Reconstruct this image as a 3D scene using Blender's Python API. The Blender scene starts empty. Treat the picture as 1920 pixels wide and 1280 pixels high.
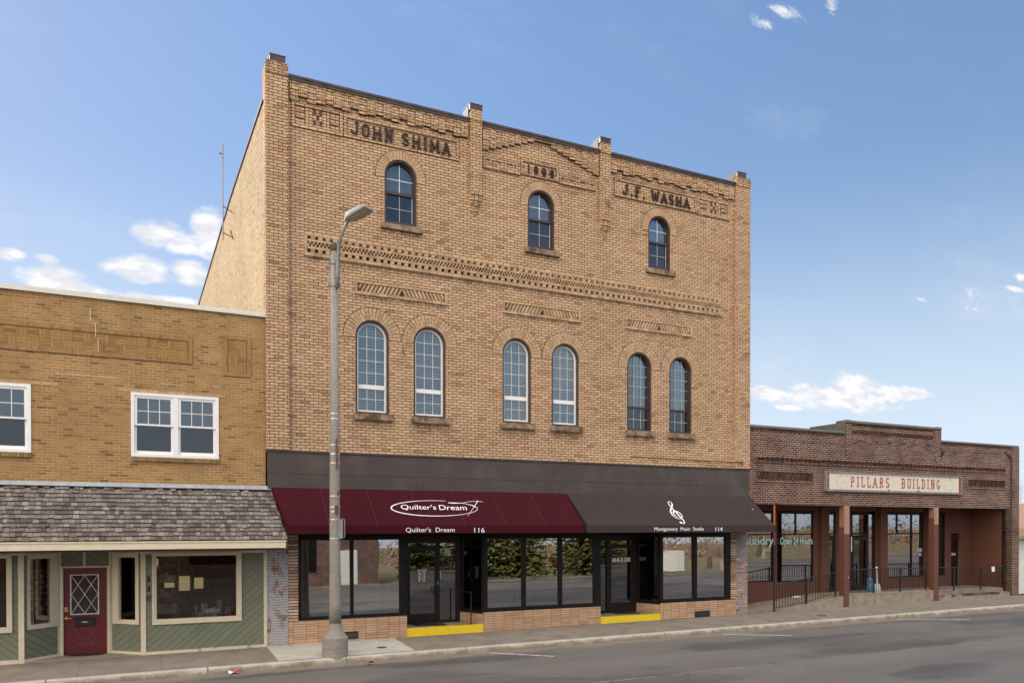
import bpy, bmesh, math, random
from mathutils import Vector, Matrix, noise as mnoise
R = math.radians
C = bpy.context.scene.collection
scene = bpy.context.scene

# ------------------------------------------------------------------ camera
cam_d = bpy.data.cameras.new("camera")
cam = bpy.data.objects.new("camera", cam_d); C.objects.link(cam); scene.camera = cam
cam_d.sensor_width = 36; cam_d.lens = 1486.66 / 1920 * 36
cam_d.shift_y = (1000.76 - 640) / 1920
cam_d.clip_start = 0.1; cam_d.clip_end = 3000
_r = Vector((.900036624, -.435813592, -.000767914)); _u = Vector((.00438704, .00729809, .99996375)); _f = _r.cross(_u) * -1
M_ = Matrix((_r, _u, -_f)).transposed().to_4x4(); M_.translation = Vector((-3.098, -20.486, 3.0)); cam.matrix_world = M_

# ------------------------------------------------------------------ light
SUN_EL, SUN_AZ = 32.0, 34.5      # elevation; degrees left of +Y (behind the facades)
sd = Vector((-math.sin(R(SUN_AZ)) * math.cos(R(SUN_EL)), math.cos(R(SUN_AZ)) * math.cos(R(SUN_EL)), math.sin(R(SUN_EL))))
sl = bpy.data.lights.new("sun", 'SUN'); sl.energy = 3.3; sl.angle = R(.5); sl.color = (1, .94, .84)
so = bpy.data.objects.new("sun", sl); C.objects.link(so); so.rotation_euler = sd.to_track_quat('Z', 'Y').to_euler(); so.location = (0, 0, 40)
scene.view_settings.view_transform = 'Standard'; scene.view_settings.look = 'None'
scene.view_settings.exposure = 0.5; scene.view_settings.gamma = 1.0


class NT:
    """tiny helper around a node tree"""
    def __init__(s, nt): s.t = nt; s.N = nt.nodes; s.L = nt.links
    def put(s, sock, v):
        if v is None: return
        if isinstance(v, bpy.types.NodeSocket): s.L.new(v, sock)
        else:
            if hasattr(sock.default_value, '__len__') and not hasattr(v, '__len__'): v = (v,) * len(sock.default_value)
            if hasattr(v, '__len__') and len(sock.default_value) == 4 and len(v) == 3: v = (*v, 1)
            sock.default_value = v
    def m(s, op, a, b=None, c=None, clamp=False):
        n = s.N.new('ShaderNodeMath'); n.operation = op; n.use_clamp = clamp
        for i, v in enumerate((a, b, c)): s.put(n.inputs[i], v)
        return n.outputs[0]
    def sep(s, v):
        n = s.N.new('ShaderNodeSeparateXYZ'); s.L.new(v, n.inputs[0]); return n.outputs
    def comb(s, x, y, z=0.0):
        n = s.N.new('ShaderNodeCombineXYZ')
        for i, v in enumerate((x, y, z)): s.put(n.inputs[i], v)
        return n.outputs[0]
    def mix(s, f, a, b, mode='MIX'):
        n = s.N.new('ShaderNodeMix'); n.data_type = 'RGBA'; n.blend_type = mode
        s.put(n.inputs[0], f); s.put(n.inputs[6], a); s.put(n.inputs[7], b); return n.outputs[2]
    def noise(s, vec, scale, detail=3, rough=.55, dist=0.0, col=False):
        n = s.N.new('ShaderNodeTexNoise'); n.inputs['Scale'].default_value = scale; n.inputs['Detail'].default_value = detail
        n.inputs['Roughness'].default_value = rough; n.inputs['Distortion'].default_value = dist
        if vec is not None: s.L.new(vec, n.inputs['Vector'])
        return n.outputs[1 if col else 0]
    def smooth(s, v, a, b, lo=0.0, hi=1.0):
        n = s.N.new('ShaderNodeMapRange'); n.interpolation_type = 'SMOOTHSTEP'
        for i, x in enumerate((v, a, b, lo, hi)): s.put(n.inputs[i], x)
        return n.outputs[0]
    def ramp(s, f, stops, const=False):
        n = s.N.new('ShaderNodeValToRGB'); cr = n.color_ramp
        if const: cr.interpolation = 'CONSTANT'
        while len(cr.elements) < len(stops): cr.elements.new(.5)
        for e, (p, c) in zip(cr.elements, stops): e.position = p; e.color = (*c, 1)
        s.L.new(f, n.inputs[0]); return n.outputs[0]
    def mapv(s, vec, sc=(1, 1, 1), loc=(0, 0, 0), rot=(0, 0, 0)):
        n = s.N.new('ShaderNodeMapping'); n.inputs[1].default_value = loc; n.inputs[2].default_value = rot; n.inputs[3].default_value = sc
        s.L.new(vec, n.inputs[0]); return n.outputs[0]
    def obj(s): return s.N.new('ShaderNodeTexCoord').outputs['Object']
    def bump(s, h, strength=.5, dist=.01):
        n = s.N.new('ShaderNodeBump'); n.inputs['Strength'].default_value = strength; n.inputs['Distance'].default_value = dist
        s.L.new(h, n.inputs['Height']); return n.outputs[0]


# ------------------------------------------------------------------ sky
w = bpy.data.worlds.new("World"); scene.world = w; w.use_nodes = True
g = NT(w.node_tree); g.N.clear()
out = g.N.new('ShaderNodeOutputWorld'); bg = g.N.new('ShaderNodeBackground'); g.L.new(bg.outputs[0], out.inputs[0])
sky = g.N.new('ShaderNodeTexSky'); sky.sky_type = 'NISHITA'; sky.sun_disc = False
sky.sun_elevation = R(SUN_EL); sky.sun_rotation = R(-SUN_AZ)
sky.air_density = 1.0; sky.dust_density = 0.25; sky.ozone_density = 1.6
d = g.N.new('ShaderNodeTexCoord').outputs['Generated']
dx, dy, dz = g.sep(d)
yy = g.m('MAXIMUM', dy, .05)
U = g.m('DIVIDE', dx, yy); V = g.m('DIVIDE', dz, yy)
uv = g.comb(U, V, 0.0)
n1 = g.noise(g.mapv(uv, (17, 32, 1)), 1.0, 8, .6)
n2 = g.noise(g.mapv(uv, (75, 110, 1), (3, 7, 0)), 1.0, 5, .6)
BL = [(0.0346, 0.3366, 0.0273, 0.0135, 1), (0.0572, 0.3291, 0.0261, 0.0099, 1), (0.0875, 0.3545, 0.0179, 0.0188, 1), (0.0922, 0.3333, 0.027, 0.0138, 1), (0.0133, 0.2939, 0.0336, 0.0133, 1), (0.0675, 0.2971, 0.0222, 0.0124, 1), (-0.1143, 0.2913, 0.0156, 0.0063, .9), (-0.0782, 0.2914, 0.0111, 0.0052, 1), (-0.0748, 0.2728, 0.0297, 0.0128, 1), (-0.0415, 0.2626, 0.0426, 0.0089, 1), (0.0065, 0.2621, 0.0333, 0.0054, 1), (0.0512, 0.2622, 0.0348, 0.0049, .8),
      (0.9561, 0.2209, 0.0569, 0.0115, 1), (1.0276, 0.227, 0.0395, 0.0108, 1), (1.1612, 0.2509, 0.065, 0.0188, 1), (1.1284, 0.2241, 0.1286, 0.0187, 1), (1.2711, 0.2467, 0.0844, 0.0107, 1), (1.0034, 0.201, 0.0291, 0.0045, .8), (1.3236, 0.4217, 0.0355, 0.0049, .3), (1.4765, 0.45, 0.0274, 0.0093, .5), (1.6261, 0.5044, 0.0245, 0.0097, .8), (1.609, 0.4796, 0.0382, 0.0064, .8), (1.4863, 0.4232, 0.0292, 0.0052, .35), (0.9429, 0.8295, 0.0208, 0.0078, .6), (0.9896, 0.86, 0.0336, 0.008, .6), (1.1027, 0.901, 0.0154, 0.011, .5)]
mask = None; faint = None
for (u, v, ru, rv, a) in BL:
    ru *= 1.45 if a > .75 else 2.1; rv *= 1.6 if a > .75 else 2.4
    a1 = g.m('MULTIPLY', g.m('SUBTRACT', U, u), 1 / ru); b1 = g.m('MULTIPLY', g.m('SUBTRACT', V, v), 1 / rv)
    r2 = g.m('ADD', g.m('MULTIPLY', a1, a1), g.m('MULTIPLY', b1, b1))
    e = g.m('MULTIPLY', g.m('SUBTRACT', 1.0, g.m('SQRT', r2), clamp=True), a if a > .75 else a + .3)
    if a > .75: mask = e if mask is None else g.m('MAXIMUM', mask, e)
    else: faint = e if faint is None else g.m('MAXIMUM', faint, e)
nn = g.m('ADD', g.m('MULTIPLY', n1, 1.25), g.m('MULTIPLY', n2, .2))
tot = g.m('ADD', mask, g.m('MULTIPLY', g.m('SUBTRACT', nn, .72), 1.5))
cl = g.m('MULTIPLY', g.smooth(tot, .0, .72), g.smooth(mask, 0.0, .3))
fn = g.noise(g.mapv(uv, (30, 62, 1), (2, 9, 0)), 1.0, 8, .68, .6)
fcl = g.m('MULTIPLY', g.smooth(g.m('ADD', faint, g.m('MULTIPLY', g.m('SUBTRACT', fn, .5), 2.4)), .28, 1.0), g.smooth(faint, .02, .5, 0.0, .8))
cl = g.m('MAXIMUM', cl, fcl)
wisp = g.m('MULTIPLY', g.smooth(g.noise(g.mapv(uv, (2.2, 5, 1), (5, 1, 0)), 1.0, 5, .6), .5, .85), .2)
front = g.m('MULTIPLY', g.m('MAXIMUM', cl, wisp), g.smooth(dy, .1, .3))
nb = g.noise(g.mapv(d, (2.2, 2.2, 4)), 1.0, 5, .55)
thin = g.m('MULTIPLY', g.m('MULTIPLY', g.smooth(dy, .0, -.25), g.smooth(g.noise(g.mapv(d, (3, 3, 7), (2, 5, 1)), 1.0, 6, .6), .46, .74)), .10)  # unseen thin cloud added behind the camera to vary the pane reflections
back = g.m('MULTIPLY', g.m('MULTIPLY', g.smooth(dy, .0, -.25), g.m('MAXIMUM', g.smooth(dz, .55, .68), g.smooth(dx, -.22, -.4))), g.smooth(nb, .3, .5))  # unseen bright cloud bank added behind the camera to fill the shaded facades
CLOUD = (7.4, 7.35, 7.4); BACK_FILL = (26.0, 24.0, 21.5)
hs = g.N.new('ShaderNodeHueSaturation'); hs.inputs['Saturation'].default_value = 1.16; hs.inputs['Value'].default_value = 1.12
g.L.new(sky.outputs[0], hs.inputs['Color'])
sx, sy_, sz_ = g.sep(hs.outputs[0])
lum = g.m('ADD', g.m('MULTIPLY', sx, .45), g.m('MULTIPLY', sy_, .55))
kk = g.m('DIVIDE', 2.05, g.m('ADD', 1.0, g.m('MULTIPLY', lum, .30)))
skyc = g.comb(g.m('MULTIPLY', g.m('MULTIPLY', sx, kk), 1.10), g.m('MULTIPLY', g.m('MULTIPLY', sy_, kk), .91), g.m('MULTIPLY', g.m('MULTIPLY', sz_, kk), .84))
skyc = g.mix(g.smooth(dz, .42, .0, 0.0, .95), skyc, (5.3, 6.3, 7.5))
shade = g.mix(g.smooth(g.noise(g.mapv(uv, (22, 60, 1), (1, .4, 0)), 1.0, 5, .55), .38, .6), (.78, .80, .86), (1, 1, 1))
cc = g.mix(1.0, CLOUD, shade, 'MULTIPLY')
c1 = g.mix(front, skyc, cc)
c2 = g.mix(g.m('MAXIMUM', back, thin), c1, BACK_FILL)
g.L.new(c2, bg.inputs[0]); bg.inputs[1].default_value = .1

# ------------------------------------------------------------------ materials
MATS = {}
def new_mat(name):
    m = bpy.data.materials.new(name); m.use_nodes = True; MATS[name] = m
    g = NT(m.node_tree); b = m.node_tree.nodes['Principled BSDF']; return m, g, b

def plain(name, col, rough=.6, metal=0.0, var=.12, scale=6.0, bump=0.0, spec=.5, emis=None, dirt=None):
    m, g, b = new_mat(name)
    o = g.obj()
    f = g.smooth(g.noise(o, scale, 5, .6), .25, .75)
    lo = tuple(c * (1 - var) for c in col); hi = tuple(min(1, c * (1 + var)) for c in col)
    c = g.mix(f, lo, hi)
    if dirt:
        dm = g.m('MULTIPLY', g.smooth(g.noise(o, dirt[1], 6, .65), dirt[2], dirt[2] + .18), dirt[3])
        c = g.mix(dm, c, dirt[0])
    g.put(b.inputs['Base Color'], c)
    b.inputs['Roughness'].default_value = rough; b.inputs['Metallic'].default_value = metal
    b.inputs['Specular IOR Level'].default_value = spec
    if bump: g.put(b.inputs['Normal'], g.bump(g.noise(o, scale * 8, 4, .6), bump, .004))
    if emis: g.put(b.inputs['Emission Color'], emis[0]); b.inputs['Emission Strength'].default_value = emis[1]
    return m

def brick(name, w, h, mw, stops, mortar, uo=0.0, vo=0.0, offset=.5, stains=None, streaks=.0, bump=.6, varn=.22, paint=None, jit=.0035, soot=None):
    m, g, b = new_mat(name)
    o = g.obj(); x, y, z = g.sep(o)
    geo = g.N.new('ShaderNodeNewGeometry'); nx, ny, nz = g.sep(geo.outputs['True Normal'])
    fx = g.m('GREATER_THAN', g.m('ABSOLUTE', nx), .6)
    u = g.m('ADD', g.m('MULTIPLY', x, g.m('SUBTRACT', 1.0, fx)), g.m('MULTIPLY', y, fx))
    wob = g.noise(o, 22, 2, .5)
    wv = g.m('MULTIPLY', g.m('SUBTRACT', wob, .5), jit * 2)
    v = g.m('ADD', g.m('ADD', z, -vo), wv)
    row = g.m('FLOOR', g.m('DIVIDE', v, h)); fv = g.m('FRACT', g.m('DIVIDE', v, h))
    wn0 = g.N.new('ShaderNodeTexWhiteNoise'); wn0.noise_dimensions = '1D'; g.L.new(row, wn0.inputs['W'])
    rj = g.m('MULTIPLY', wn0.outputs[0], .09)
    uu = g.m('ADD', g.m('ADD', g.m('DIVIDE', g.m('ADD', g.m('ADD', u, -uo), wv), w), g.m('MULTIPLY', g.m('FLOORED_MODULO', row, 2.0), offset)), rj if offset else 0.0)
    col = g.m('FLOOR', uu); fu = g.m('FRACT', uu)
    wn = g.N.new('ShaderNodeTexWhiteNoise'); wn.noise_dimensions = '3D'; g.L.new(g.comb(col, row, g.m('MULTIPLY', fx, 7.0)), wn.inputs[0])
    du = g.m('MULTIPLY', g.m('MINIMUM', fu, g.m('SUBTRACT', 1.0, fu)), w); dv = g.m('MULTIPLY', g.m('MINIMUM', fv, g.m('SUBTRACT', 1.0, fv)), h)
    dd = g.m('MINIMUM', du, dv)
    mk = g.smooth(dd, mw * .5 - .001, mw * .5 + .0025)
    c = g.ramp(wn.outputs[0], stops)
    fine = g.noise(o, 34, 4, .6)
    c = g.mix(1.0, c, g.mix(g.smooth(fine, .2, .8), (1 - varn,) * 3, (1 + varn * .8,) * 3), 'MULTIPLY')
    mc = g.mix(g.smooth(g.noise(o, 1.3, 4, .6), .3, .7), tuple(k * .75 for k in mortar), tuple(k * 1.3 for k in mortar))
    c = g.mix(mk, mc, c)
    # slow tonal drift over the wall
    big = g.noise(g.mapv(o, (.35, .35, .5)), 1.0, 4, .6)
    c = g.mix(1.0, c, g.mix(g.smooth(big, .3, .7), (.9, .88, .87), (1.07, 1.06, 1.05)), 'MULTIPLY')
    if stains:
        for (colr, sc, th, amt, st) in stains:
            nz_ = g.noise(g.mapv(o, (sc, sc, sc * st)), 1.0, 7, .68)
            c = g.mix(g.m('MULTIPLY', g.smooth(nz_, th, th + .14), amt), c, colr, 'MIX')
    if paint:
        pc, th, amt = paint
        pn = g.noise(g.mapv(o, (3, 3, 2.2)), 1.0, 7, .7)
        c = g.mix(g.m('MULTIPLY', g.smooth(pn, th, th + .06), amt), c, g.mix(mk, tuple(k * .55 for k in pc), pc))
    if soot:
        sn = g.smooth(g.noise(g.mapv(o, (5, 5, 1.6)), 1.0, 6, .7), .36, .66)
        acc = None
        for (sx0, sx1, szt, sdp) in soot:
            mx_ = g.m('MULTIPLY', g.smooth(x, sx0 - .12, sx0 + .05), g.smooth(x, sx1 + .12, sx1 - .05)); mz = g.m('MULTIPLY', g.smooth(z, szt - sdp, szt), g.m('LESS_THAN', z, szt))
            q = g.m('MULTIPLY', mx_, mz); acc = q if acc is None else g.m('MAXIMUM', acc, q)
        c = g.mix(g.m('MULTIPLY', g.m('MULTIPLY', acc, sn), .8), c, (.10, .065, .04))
    g.put(b.inputs['Base Color'], c); b.inputs['Roughness'].default_value = .9; b.inputs['Specular IOR Level'].default_value = .25
    hgt = g.m('ADD', g.m('MULTIPLY', mk, 1.0), g.m('MULTIPLY', fine, .35))
    g.put(b.inputs['Normal'], g.bump(hgt, bump, .012))
    return m

def island(name, stops, rough=.9, var=.2, mult=1.0, spec=.25, bump=.3, tint=None):
    m, g, b = new_mat(name)
    geo = g.N.new('ShaderNodeNewGeometry')
    c = g.ramp(geo.outputs['Random Per Island'], stops)
    o = g.obj(); fine = g.noise(o, 30, 4, .6)
    c = g.mix(1.0, c, g.mix(g.smooth(fine, .2, .8), (1 - var,) * 3, (1 + var,) * 3), 'MULTIPLY')
    if tint:
        c = g.mix(g.m('MULTIPLY', g.smooth(g.noise(o, tint[1], 5, .6), tint[2], tint[2] + .15), tint[3]), c, tint[0])
    g.put(b.inputs['Base Color'], c); b.inputs['Roughness'].default_value = rough; b.inputs['Specular IOR Level'].default_value = spec
    g.put(b.inputs['Normal'], g.bump(fine, bump, .004))
    return m

TAN = [(0, (0.339, 0.206, 0.123)), (.04, (0.472, 0.284, 0.169)), (.12, (0.513, 0.333, 0.198)), (.4, (0.559, 0.371, 0.223)), (.7, (0.594, 0.401, 0.237)), (.88, (0.632, 0.440, 0.272)), (.955, (0.575, 0.351, 0.213)), (.985, (0.513, 0.263, 0.148)), (1, (0.451, 0.322, 0.227))]
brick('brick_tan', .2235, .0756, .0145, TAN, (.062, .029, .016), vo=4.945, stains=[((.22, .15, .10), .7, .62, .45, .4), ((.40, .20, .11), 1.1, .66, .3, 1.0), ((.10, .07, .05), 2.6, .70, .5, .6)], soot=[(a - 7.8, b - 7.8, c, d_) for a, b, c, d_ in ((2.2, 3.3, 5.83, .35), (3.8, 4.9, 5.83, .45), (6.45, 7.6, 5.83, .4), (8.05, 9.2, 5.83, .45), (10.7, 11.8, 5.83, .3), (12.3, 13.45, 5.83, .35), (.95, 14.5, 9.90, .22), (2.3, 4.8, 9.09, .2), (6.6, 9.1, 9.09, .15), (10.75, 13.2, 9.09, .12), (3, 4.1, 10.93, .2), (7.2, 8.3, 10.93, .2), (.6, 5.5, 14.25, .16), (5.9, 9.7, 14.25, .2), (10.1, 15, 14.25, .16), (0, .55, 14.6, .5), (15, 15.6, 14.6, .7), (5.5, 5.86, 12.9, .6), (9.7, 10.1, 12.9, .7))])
brick('brick_tan_side', .2235, .0756, .021, [(p, tuple(min(.66, k * q) for k, q in zip(c, (1.0, 1.2, 1.25)))) for p, c in TAN], (.16, .09, .045), vo=4.945, stains=[((.36, .25, .14), .55, .56, .6, .25), ((.62, .52, .36), .9, .62, .5, .3), ((.24, .16, .09), 2.2, .66, .6, .35)], bump=.8)  # joints widened to paint in the relief shadows of grazing sun
island('brick_pieces', [(0, (.33, .21, .125)), (.3, (.42, .275, .165)), (.7, (.48, .325, .20)), (1, (.52, .37, .23))])
island('brick_arch', [(0, (.38, .24, .14)), (.3, (.48, .32, .19)), (.7, (.53, .365, .22)), (1, (.46, .29, .175))])
plain('joint_dark', (.10, .055, .032), .95)
island('brick_dirty', [(0, (.12, .07, .04)), (.5, (.22, .14, .08)), (1, (.33, .23, .14))])
plain('stone_sill', (.27, .18, .11), .9, var=.4, scale=7, dirt=((.05, .038, .028), 4.0, .47, .85))
brick('brick_golden', .206, .067, .011, [(0, (.17, .095, .033)), (.05, (.23, .13, .045)), (.14, (0.290, 0.166, 0.056)), (.55, (0.335, 0.195, 0.067)), (.85, (0.370, 0.218, 0.078)), (1, (0.360, 0.185, 0.081))], (.40, .275, .18), vo=4.04, stains=[((0.300, 0.171, 0.076), .8, .6, .35, .5)], bump=.3)
brick('brick_golden_weave', .067, .2, .009, [(0, (0.230, 0.128, 0.049)), (.3, (0.300, 0.176, 0.065)), (1, (0.340, 0.204, 0.086))], (0.300, 0.190, 0.108), vo=6.93, bump=.3, offset=0)
brick('brick_maroon', .2157, .0715, .0115, [(0, (.035, .019, .016)), (.25, (.065, .027, .02)), (.5, (.105, .039, .025)), (.75, (.14, .05, .03)), (.93, (.18, .07, .04)), (1, (.05, .033, .03))], (.42, .355, .30), vo=3.77, stains=[((.06, .03, .022), .8, .55, .5, 1.6), ((.25, .2, .2), 1.0, .68, .3, .4)], bump=.3)
island('brick_maroon_pieces', [(0, (.03, .018, .016)), (.5, (.06, .028, .02)), (1, (.11, .046, .03))])
brick('roman_brick', .31, .0645, .0075, [(0, (.42, .26, .155)), (.3, (.50, .33, .20)), (.7, (.55, .37, .235)), (1, (.46, .28, .17))], (.12, .06, .045), vo=.09, offset=0.0, bump=.3, varn=.12, jit=.0012)
brick('brick_whitewashed', .2, .066, .011, [(0, (.2, .13, .1)), (.5, (.33, .24, .19)), (1, (.42, .31, .24))], (.10, .08, .08), vo=0.0, paint=((.42, .41, .43), .43, .9), bump=.5)
brick('brick_bluewashed', .2, .066, .011, [(0, (.30, .17, .10)), (.5, (.48, .33, .22)), (1, (.6, .48, .36))], (.14, .08, .06), vo=0.0, paint=((.27, .26, .30), .47, .85), bump=.5)
island('end_brick', [(0, (.30, .16, .10)), (.4, (.45, .29, .19)), (1, (.62, .47, .35))], tint=((.6, .52, .45), 3, .55, .5))
plain('fascia_paint', (.066, .050, .044), .75, var=.16, scale=1.6, bump=.2, dirt=((.10, .08, .07), .8, .52, .5))
plain('coping_brown', (.06, .036, .03), .45, var=.45, scale=3.0, dirt=((.16, .07, .035), 5, .55, .5))
plain('flashing_grey', (.08, .09, .085), .6, metal=.0, var=.25)
plain('flashing_pale', (.42, .44, .45), .5, var=.15)
plain('coping_white', (.66, .62, .55), .5, var=.06, dirt=((.42, .38, .32), 2, .6, .4))
plain('window_brown', (.055, .03, .028), .5, var=.15)
plain('window_white', (.80, .78, .76), .4, var=.04)
plain('muntin_white', (.74, .74, .74), .4, var=.04)
plain('muntin_grey', (.42, .46, .46), .4, var=.04)
plain('aluminium_black', (.011, .009, .008), .45, var=.2, spec=.2)
plain('door_bronze', (.02, .014, .012), .4, var=.2, spec=.25)
plain('maroon_canvas', (.05, .0075, .0125), .9, var=.12, scale=18, bump=.1, spec=.08)
plain('brown_canvas', (.05, .037, .038), .9, var=.1, scale=18, bump=.1, spec=.1)
plain('seam_maroon', (.11, .03, .035), .85)
plain('seam_brown', (.085, .068, .066), .85)
plain('lettering_white', (.82, .80, .80), .6, var=.03)
plain('lettering_grey', (.60, .60, .58), .6, var=.03)
plain('lettering_mint', (.58, .80, .74), .6, var=.05)
plain('lettering_red', (.30, .04, .045), .6, var=.1)
plain('lettering_iron', (.022, .010, .008), .7, var=.4, scale=20)
plain('lettering_black', (.015, .015, .015), .5)
plain('yellow_paint', (.78, .55, .012), .55, var=.06, dirt=((.55, .38, .05), 6, .62, .4))
plain('threshold_concrete', (.30, .25, .20), .9, var=.15, bump=.2)
plain('rubber_mat', (.016, .017, .016), .95)
plain('cream_paint', (.66, .56, .40), .55, var=.05, dirt=((.48, .38, .25), 4, .62, .5))
plain('peeling_cream', (.62, .52, .38), .7, var=.08, dirt=((.17, .09, .06), 4.5, .52, .95))
plain('door_maroon', (.135, .016, .018), .4, var=.12)
plain('door_groove', (.21, .05, .055), .5)
plain('brass', (.75, .5, .16), .3, metal=.9)
plain('leaded_came', (.62, .60, .56), .4)
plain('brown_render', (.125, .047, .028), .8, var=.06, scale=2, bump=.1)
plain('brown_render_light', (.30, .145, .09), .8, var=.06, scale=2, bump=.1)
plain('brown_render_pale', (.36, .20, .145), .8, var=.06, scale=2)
plain('soffit_brown', (.10, .036, .025), .8)
plain('sign_board', (.66, .59, .48), .6, var=.05, dirt=((.5, .43, .33), 2.5, .6, .5))
plain('sign_frame', (.20, .18, .17), .8, var=.35, scale=9)
plain('sign_ornament', (.55, .43, .26), .7)
plain('iron_black', (.012, .011, .011), .5)
plain('pole_orange', (.45, .13, .04), .5, dirt=((.05, .06, .2), 3, .52, .9))
plain('pole_red', (.24, .03, .035), .5)
plain('yellow_strip', (.75, .65, .12), .5)
plain('deck_concrete', (.27, .22, .17), .9, var=.25, scale=3, bump=.3, dirt=((.20, .15, .11), 2.5, .52, .6))
island('rowlock_brick', [(0, (.04, .03, .035)), (.5, (.14, .10, .10)), (1, (.30, .23, .21))])
plain('block_white', (.72, .72, .66), .85, var=.08, dirt=((.5, .5, .45), 1.5, .55, .6))
plain('garage_roof', (.34, .20, .13), .9, var=.2)
plain('pole_steel', (.27, .26, .25), .55, metal=.3, var=.15, dirt=((.18, .13, .10), 9, .6, .5))
plain('lamp_housing', (.34, .31, .28), .6, var=.08, dirt=((.36, .33, .3), 12, .55, .6))
plain('lamp_lens', (.36, .32, .27), .4, var=.2)
plain('rust', (.16, .06, .03), .9, var=.5, scale=20)
plain('band_steel', (.72, .72, .72), .3, metal=.6)
plain('interior_dark', (.045, .035, .03), .9, var=.3)
plain('interior_red', (.24, .035, .03), .8, var=.3)
plain('interior_grey', (.16, .155, .15), .8, var=.1)
plain('blind_grey', (.30, .30, .31), .8, var=.1)
plain('interior_carpet', (.15, .10, .085), .9)
plain('white_enamel', (.75, .75, .72), .35, var=.03)
plain('paper_white', (.75, .75, .75), .8, var=.03)
plain('paper_mint', (.50, .52, .46), .8, var=.03)
plain('plastic_blue', (.04, .18, .33), .5, dirt=((.6, .7, .75), 25, .52, .9))
plain('plastic_red', (.45, .04, .04), .5)
plain('wicker', (.30, .22, .15), .9, var=.4, scale=40)
plain('leaf_dry', (.30, .13, .06), .9)
plain('cast_iron', (.07, .055, .045), .8)
plain('grate_black', (.012, .012, .014), .4)
plain('cardboard_tan', (.36, .24, .13), .8)
plain('curtain_pale', (.55, .58, .56), .9, var=.08)
plain('board_wood', (.28, .2, .1), .8, var=.4, scale=5)
plain('roof_tar', (.1, .1, .1), .9)

def concrete_aggregate():
    m, g, b = new_mat('pole_concrete'); o = g.obj()
    sp = g.noise(o, 75, 3, .7); bigv = g.noise(o, 2, 4, .6)
    c = g.ramp(g.smooth(sp, .3, .7), [(0, (.10, .083, .072)), (.45, (.24, .215, .19)), (1, (.44, .40, .36))])
    c = g.mix(1.0, c, g.mix(bigv, (.85, .83, .8), (1.1, 1.08, 1.05)), 'MULTIPLY')
    g.put(b.inputs['Base Color'], c); b.inputs['Roughness'].default_value = .85
    g.put(b.inputs['Normal'], g.bump(sp, .5, .004))
concrete_aggregate()

def glass(name, base=.12, tint=(.8, .85, .85), wav=.02, gain=1.0):
    m, g, b = new_mat(name); g.N.remove(b)
    out = g.N['Material Output']
    tr = g.N.new('ShaderNodeBsdfTransparent'); tr.inputs[0].default_value = (*tint, 1)
    gl = g.N.new('ShaderNodeBsdfGlossy'); gl.inputs['Roughness'].default_value = 0.0; gl.inputs[0].default_value = (gain, gain, gain, 1)
    fr = g.N.new('ShaderNodeFresnel'); fr.inputs[0].default_value = 1.5
    f = g.m('ADD', g.m('MULTIPLY', fr.outputs[0], 1.0), base, clamp=True)
    mx = g.N.new('ShaderNodeMixShader'); g.L.new(f, mx.inputs[0]); g.L.new(tr.outputs[0], mx.inputs[1]); g.L.new(gl.outputs[0], mx.inputs[2])
    g.L.new(mx.outputs[0], out.inputs[0])
    g.put(gl.inputs['Normal'], g.bump(g.noise(g.obj(), 1.1, 1, .4), wav, .05))
glass('glass_shop', .32, (.6, .6, .58)); glass('glass_upper', .07, (.75, .8, .82), .008); glass('glass_screen', .05, (.3, .32, .34), .02)
glass('glass_door', .12, (.5, .5, .5)); glass('glass_dim', 0.0, (.85, .82, .8))

def siding(name, sgn, ang=40.0, sp=.128):
    m, g, b = new_mat(name); o = g.obj(); x, y, z = g.sep(o)
    geo = g.N.new('ShaderNodeNewGeometry'); nx, ny, nz = g.sep(geo.outputs['True Normal'])
    t = g.m('ADD', x, g.m('MULTIPLY', y, -1.0 if sgn > 0 else 1.0))
    q = g.m('SUBTRACT', g.m('MULTIPLY', z, math.cos(R(ang))), g.m('MULTIPLY', x, sgn * math.sin(R(ang))))
    fr = g.m('FRACT', g.m('DIVIDE', q, sp)); dd = g.m('MINIMUM', fr, g.m('SUBTRACT', 1.0, fr))
    mk = g.smooth(dd, .015, .05)
    cell = g.m('FLOOR', g.m('DIVIDE', q, sp)); wn = g.N.new('ShaderNodeTexWhiteNoise'); wn.noise_dimensions = '1D'; g.L.new(cell, wn.inputs['W'])
    c = g.mix(wn.outputs[0], (.165, .178, .115), (.19, .202, .135))
    c = g.mix(g.m('MULTIPLY', g.smooth(g.noise(o, 5, 6, .7), .6, .75), .35), c, (.12, .13, .08))
    c = g.mix(g.m('MULTIPLY', g.smooth(g.noise(g.mapv(o, (2, 2, 1)), 1.0, 7, .7), .6, .66), .3), c, (.24, .22, .16)); c = g.mix(g.m('MULTIPLY', g.smooth(g.noise(o, 1.1, 5, .6), .5, .75), .4), c, (.10, .10, .065))
    c = g.mix(mk, (.055, .06, .035), c)
    g.put(b.inputs['Base Color'], c); b.inputs['Roughness'].default_value = .6
    g.put(b.inputs['Normal'], g.bump(mk, .7, .008))
siding('siding_right', 1); siding('siding_left', -1)

plain('shingle_butt_shade', (.045, .035, .03), .95)  # darker end grain, also painting in the shadow lines between shingle rows
island('shingle_wood', [(0, (.09, .07, .062)), (.2, (.14, .115, .10)), (.6, (.19, .16, .142)), (.85, (.23, .20, .18)), (1, (.28, .245, .22))], rough=.95, var=.3, tint=((.085, .055, .05), 1.2, .56, .5))

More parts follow.
